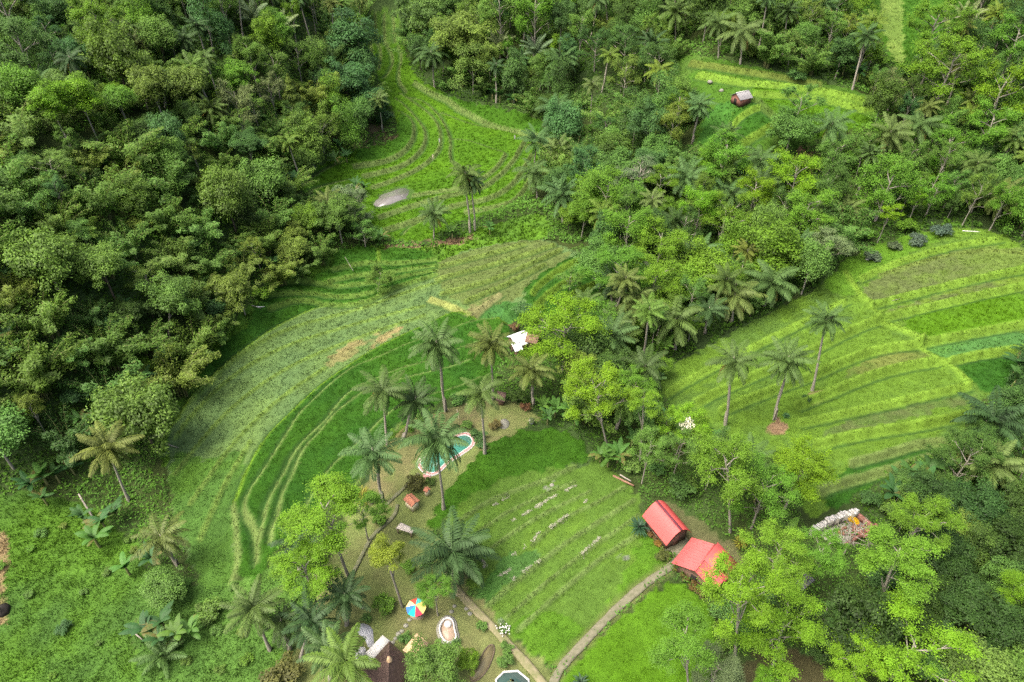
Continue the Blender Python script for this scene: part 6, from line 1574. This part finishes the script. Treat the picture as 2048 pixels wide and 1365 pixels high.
# posts, flags, planks, logs
def pole_thing(name, p0, p1, h0, h1, rad, mat, label, cat, group=None):
    A = at([p0], h0)[0]; B = at([p1], h1)[0]; o = root_at(name, A); v = B - A; g = G(); n = 5
    P_ = [v * u + np.array([0, 0, -.3 if u == 0 and h0 == 0 else 0]) for u in np.linspace(0, 1, n)]; g.tube(P_, [rad, rad * .97, rad * .9, rad * .82, rad * .7], 6); pm(g, 'shaft', mat, o); return tag(o, label, cat, group)
for (a_, h_), lab in (((918, 838), 2.0), 'front white post beside the shrubs behind the pool'), (((937, 825), 1.9), 'rear white post beside the shrubs behind the pool'):
    A = at([a_])[0]; o = root_at('white_post', A); g = G(); g.tube([(0, 0, -.2), (-.08, 0, 1), (-.25, .05, h_)], .055, 6); pm(g, 'shaft', M_CREAM, o); tag(o, lab, 'post', 'white posts by the garden')
for (x_, y_), lab in (((878, 290), 'white cloth flag in the middle of the rice bowl'), ((865, 322), 'yellowish cloth flag where bunds meet in rice bowl'), ((1028, 283), 'pale cloth flag near the right end of rice bowl'), ((803, 397), 'small white flag at the mud pond'), ((1110, 262), 'small white flag at the far right of rice bowl')):
    b = at([(x_, y_)])[0]; o = root_at('scare_flag', b); hh = 2.0 if 'small' not in lab else 1.1; g = G(); g.tube([(0, 0, -.2), (.03, 0, hh * .6), (.05, 0, hh)], .03, 5); pm(g, 'pole', M_PALE, o)
    g = G(); w_ = .32
    for q in range(4): zq = hh - q * hh * .17; g.add([(.05, 0, zq), (.05 + w_, .06 * math.sin(q * 2), zq - .05), (.05 + w_ * .9, .06 * math.sin(q * 2 + 2), zq - hh * .17 - .03), (.05, 0, zq - hh * .17)], Q=[(0, 1, 2, 3)])
    pm(g, 'cloth', M_CREAM if 'yellow' in lab else M_WHITE, o); tag(o, lab, 'flag', 'cloth flags scaring birds in the rice')
pole_thing('bamboo_pole', (712, 552), (690, 514), 0, 2.0, .06, M_PALE, 'thin leaning bamboo pole in the dark terraces', 'pole')
pole_thing('dead_trunk', (186, 1035), (157, 988), 0, 2.5, .16, M_PALE, 'pale dead trunk leaning among the bananas, lower left', 'dead trunk')
pole_thing('plank', (1925, 462), (1960, 464), .25, .3, .10, M_WHITE, 'white plank lying at the upper edge of right field', 'plank')
pole_thing('fallen_log', (1226, 952), (1268, 972), .2, .3, .20, plain('brown_log', (.24, .14, .09), None, 5), 'brown fallen log at the edge of straw coloured field', 'log')
pole_thing('fallen_log', (1240, 950), (1262, 963), .25, .3, .14, M_PALE, 'paler thin log lying beside the brown fallen log', 'log')
pole_thing('dry_branch', (324, 886), (357, 896), .2, .2, .09, M_PALE, 'pale dry branch on the edge of the greyish field', 'branch')
pole_thing('dry_frond', (267, 1265), (285, 1280), .5, .3, .10, M_PALE, 'whitish dry frond stub beside the lower left bananas', 'frond')
pole_thing('plank', (503, 611), (522, 617), .3, .3, .12, M_PALE, 'pale plank lying where the forest meets dark terraces', 'plank')
pole_thing('plank', (513, 614), (530, 614), .35, .35, .12, M_WHITE, 'whitish plank crossing another at the dark terraces', 'plank')
pole_thing('bamboo_pole', (1742, 612), (1800, 598), .25, .25, .07, M_PALE, 'pale bamboo lying along a bund of the right field', 'pole')
def rock(x_, y_, r_, mat, label):
    b = at([(x_, y_)])[0]; rng = np.random.default_rng(int(x_)); o = root_at('boulder', b); g = G(); n = 7
    P_ = [(0, 0, -.1), (0, 0, r_ * .15), (r_ * .05, 0, r_ * .5), (r_ * .1, 0, r_ * .75), (r_ * .1, 0, r_ * .8)]; g.tube(P_, [r_, r_ * 1.05, r_ * .8, r_ * .4, r_ * .1], n); g.V[-1] = g.V[-1] + rng.normal(0, r_ * .08, g.V[-1].shape); pm(g, 'stone_body', mat, o); tag(o, label, 'rock')
rock(4, 1222, 1.0, M_DARKIN, 'black rock on bare soil at the left picture edge'); rock(1104, 972, .4, M_STONE, 'whitish stone heap in the straw coloured field'); rock(1735, 520, .55, M_WHITE, 'white stone in front of the lowest grey green bush')

rock(1420, 165, .7, M_STONE, 'grey stone left of the hilltop hut'); rock(1443, 182, .6, M_STONE, 'grey stone just below left of the hilltop hut')
b = at([(1063, 848)])[0]; o = root_at('garden_pot', b); g = G(); g.tube([(0, 0, 0), (0, 0, .3), (0, 0, .6), (0, 0, .62)], [.2, .36, .42, .2], 9); pm(g, 'pot', M_WHITE, o); link('plant', SHRUB[0], o, (0, 0, .8), (.5, .5, .5), color=TONES['grey']); tag(o, 'white garden pot with plant beside the bananas', 'pot')
b = at([(1010, 1262)])[0]; o = root_at('flower_clump', b); link('stem', TRUNKS[1], o, scale=(.4, .4, .3)); g = G()
for k in range(46): q = np.array([rr.gauss(0, .45), rr.gauss(0, .3), rr.uniform(.35, .6)]); g.box(q, (.13, .13, .05), rr.uniform(0, 3))
pm(g, 'flower_heads', M_WHITE, o)['kind'] = 'stuff'; link('leaves', SHRUB[1], o, (0, 0, .3), (.75, .6, .4), color=TONES['mid']); tag(o, 'clump of white flowers beside the earth path', 'flowers')
# white blossom on the twisting tree
for o_, *_x in PLANTED:
    if o_.get('label') is None and _x[3] and 'white blossom' in _x[3]:
        cr = [c_ for c_ in o_.children if c_.name.startswith('crown')][0]; g = G(); rng = np.random.default_rng(8)
        c0 = np.array([-.35, 0, .42]); n = 260; q = c0 + unit(n, rng) * (rng.random(n) ** .5 * .36)[:, None] * np.array([1, 1, .7]); g.quad_soup(leaves(q, unit(n, rng) + np.array([0, 0, .5]), .085, .06, rng))
        ob = link('blossom', g.mesh('blossom', [plain('white_blossom', (.78, .76, .60), (.62, .62, .42), 9)]), o_); ob.location = cr.location; ob.scale = cr.scale

# ------------------------------------------------------------------ labels for everything planted in numbers
ZONES = [(50, 40, 'in the top left corner'), (170, 60, 'near the top edge, far left'), (330, 60, 'under the top edge, left slope'), (450, 60, 'left of the grey feathery palms, upper left'), (600, 30, 'above the grey feathery palms, upper left'), (680, 40, 'beside the terrace strip at top'),
         (50, 180, 'left of the vivid lime trees'), (190, 260, 'below the vivid lime trees'), (300, 180, 'right of the vivid lime trees'), (420, 170, 'mid way up the left slope'), (500, 210, 'left of the cone shaped tree'), (640, 190, 'right of the cone shaped tree'), (580, 110, 'above the cone shaped tree'), (730, 190, 'on the bend left of the rice bowl'), (560, 290, 'below the cone shaped tree'), (680, 300, 'at the left rim of rice bowl'),
         (50, 330, 'at the left edge, upper forest'), (170, 360, 'in the upper left bamboo slope'), (300, 320, 'in the middle of the left forest'), (430, 320, 'above the left forest centre'), (540, 380, 'left of the rice bowl'), (650, 440, 'left of the mud pond'),
         (50, 460, 'at the left edge, mid height'), (180, 480, 'in the left forest, mid height'), (310, 450, 'in the heart of the left forest'), (440, 460, 'in the right half of left forest'), (560, 480, 'above the dark terraces, left forest'), (660, 490, 'at the upper end of dark terraces'),
         (60, 600, 'at the left edge, lower forest'), (190, 610, 'left of the white forked trunk'), (320, 560, 'above the white forked trunk'), (430, 570, 'right of the white forked trunk'), (520, 570, 'at the forest edge by dark terraces'), (400, 680, 'at the forest edge by pale field'),
         (60, 720, 'near the left edge, lower forest'), (180, 730, 'in the lowest part of left forest'), (300, 760, 'beside the upper pale field edge'), (60, 850, 'in the lower left forest corner'), (180, 860, 'above the yellowish forest foot palm'), (290, 870, 'at the foot of the pale field'), (100, 980, 'among the bananas at the forest foot'), (220, 1060, 'between bananas and the weedy meadow'), (330, 1280, 'at the bottom of the weedy meadow'),
         (850, 30, 'right of the top terrace strip'), (960, 50, 'at the top edge, centre'), (1080, 50, 'above the grey palms, top centre'), (1200, 50, 'at the top edge right of centre'), (1330, 60, 'left of the two hilltop back palms'), (870, 150, 'right of the narrow terrace neck'), (1000, 170, 'above the rice bowl'), (1150, 150, 'above the right end of rice bowl'), (1250, 180, 'on the slope left of hilltop field'), (1380, 190, 'at the left edge of hilltop field'), (1400, 60, 'behind the hilltop field, left part'), (1540, 60, 'behind the hilltop field, middle part'), (1660, 80, 'behind the hilltop field, right part'), (1700, 30, 'left of the far top right field'), (1200, 260, 'right of the rice bowl palms'), (1290, 290, 'by the dark bluish domed tree'), (1380, 290, 'below left of the hilltop field'),
         (1850, 60, 'in front of the far top right field'), (1960, 60, 'right of the far top right field'), (1860, 170, 'right of the hilltop field'), (1980, 170, 'at the right edge near the top'), (1760, 180, 'at the right end of hilltop field'), (1700, 290, 'below the right part of hilltop field'), (1600, 290, 'below the hilltop field'), (1830, 330, 'around the pale leaning palm'), (1960, 330, 'at the right edge above right field'), (1750, 420, 'just above the big right field'), (1880, 430, 'along the top of the right field'), (2010, 440, 'above the right end of right field'),
         (1160, 360, 'below the rice bowl palms'), (1120, 450, 'between rice bowl and pale terraces'), (1250, 420, 'in the upper central tree belt'), (1350, 420, 'in the central tree belt, upper middle'), (1460, 400, 'by the lime trees of central belt'), (1550, 420, 'around the columnar tree'), (1640, 470, 'at the far left of right field'), (1250, 540, 'beside the dark corner terraces'), (1350, 540, 'in the middle of central tree belt'), (1450, 540, 'above the orange tipped palm'), (1560, 560, 'by the wide palm at right field'), (1200, 640, 'right of the white metal roof'), (1300, 640, 'by the big middle belt palm'), (1400, 650, 'along the left edge of right field'), (1170, 760, 'right of the garden lawn'), (1290, 740, 'behind the small forked tree'), (1120, 830, 'at the upper end of garden lawn'), (1230, 900, 'at the foot of the garden trees'), (1340, 860, 'by the twisting white trunk'), (1340, 960, 'behind the rear red roof'), (1480, 980, 'behind the front red roof'), (1560, 1020, 'at the low corner of right field'),
         (1560, 1130, 'around the grey shed'), (1680, 1040, 'around the ruin'), (1800, 980, 'below the right field'), (1900, 950, 'left of the big right edge palms'), (2020, 760, 'at the right end of right field'), (2020, 900, 'behind the big right edge palms'), (1980, 1040, 'below the big right edge palms'), (1800, 1080, 'right of the ruin'), (1660, 1180, 'right of the grey shed'), (1760, 1230, 'by the long leaning trunk'), (1880, 1150, 'among the dark domed trees'), (2010, 1150, 'at the right edge, lower part'), (1680, 1270, 'above the bottom right lime trees'), (1900, 1260, 'right of the long leaning trunk'), (2010, 1300, 'in the bottom right corner'), (1480, 1300, 'at the bottom edge right of path'),
         (850, 1240, 'on the lawn by the umbrella'), (920, 1200, 'on the path below big low palm'), (800, 1270, 'between umbrella and tan roof'), (720, 1220, 'on the lawn left of umbrella'), (690, 400, 'beside the mud pond'), (910, 470, 'just below the rice bowl'), (780, 480, 'at the lower edge of rice bowl'), (1310, 1150, 'at the upper end of path')]
ZA = np.array([(a, b) for a, b, _ in ZONES], float)
ORD = ['leftmost', 'second from left', 'third from left', 'fourth from left', 'fifth from left', 'sixth from left', 'seventh from left', 'eighth from left', 'ninth from left', 'tenth from left', 'eleventh from left', 'twelfth from left']
NUM = {2: 'two', 3: 'three', 4: 'four', 5: 'five', 6: 'six', 7: 'seven', 8: 'eight', 9: 'nine', 10: 'ten', 11: 'eleven', 12: 'twelve'}
fam = {}
for e in PLANTED:
    if e[4]: e[0]['label'] = e[4]; continue
    z_ = ZONES[int(((ZA - np.array([e[2], e[3]])) ** 2).sum(1).argmin())][2]
    fam.setdefault(e[1] + ' ' + z_, []).append(e)
for lab, L in fam.items():
    L.sort(key=lambda e: e[2])
    for k, e in enumerate(L):
        if len(L) == 1: e[0]['label'] = lab
        elif len(L) == 2: e[0]['label'] = lab + (', left one of two' if k == 0 else ', right one of two')
        else: e[0]['label'] = lab + ', ' + (ORD[min(k, 11)] if k < len(L) - 1 else 'rightmost') 
print('objects', len(SC.objects), 'planted', len(PLANTED))
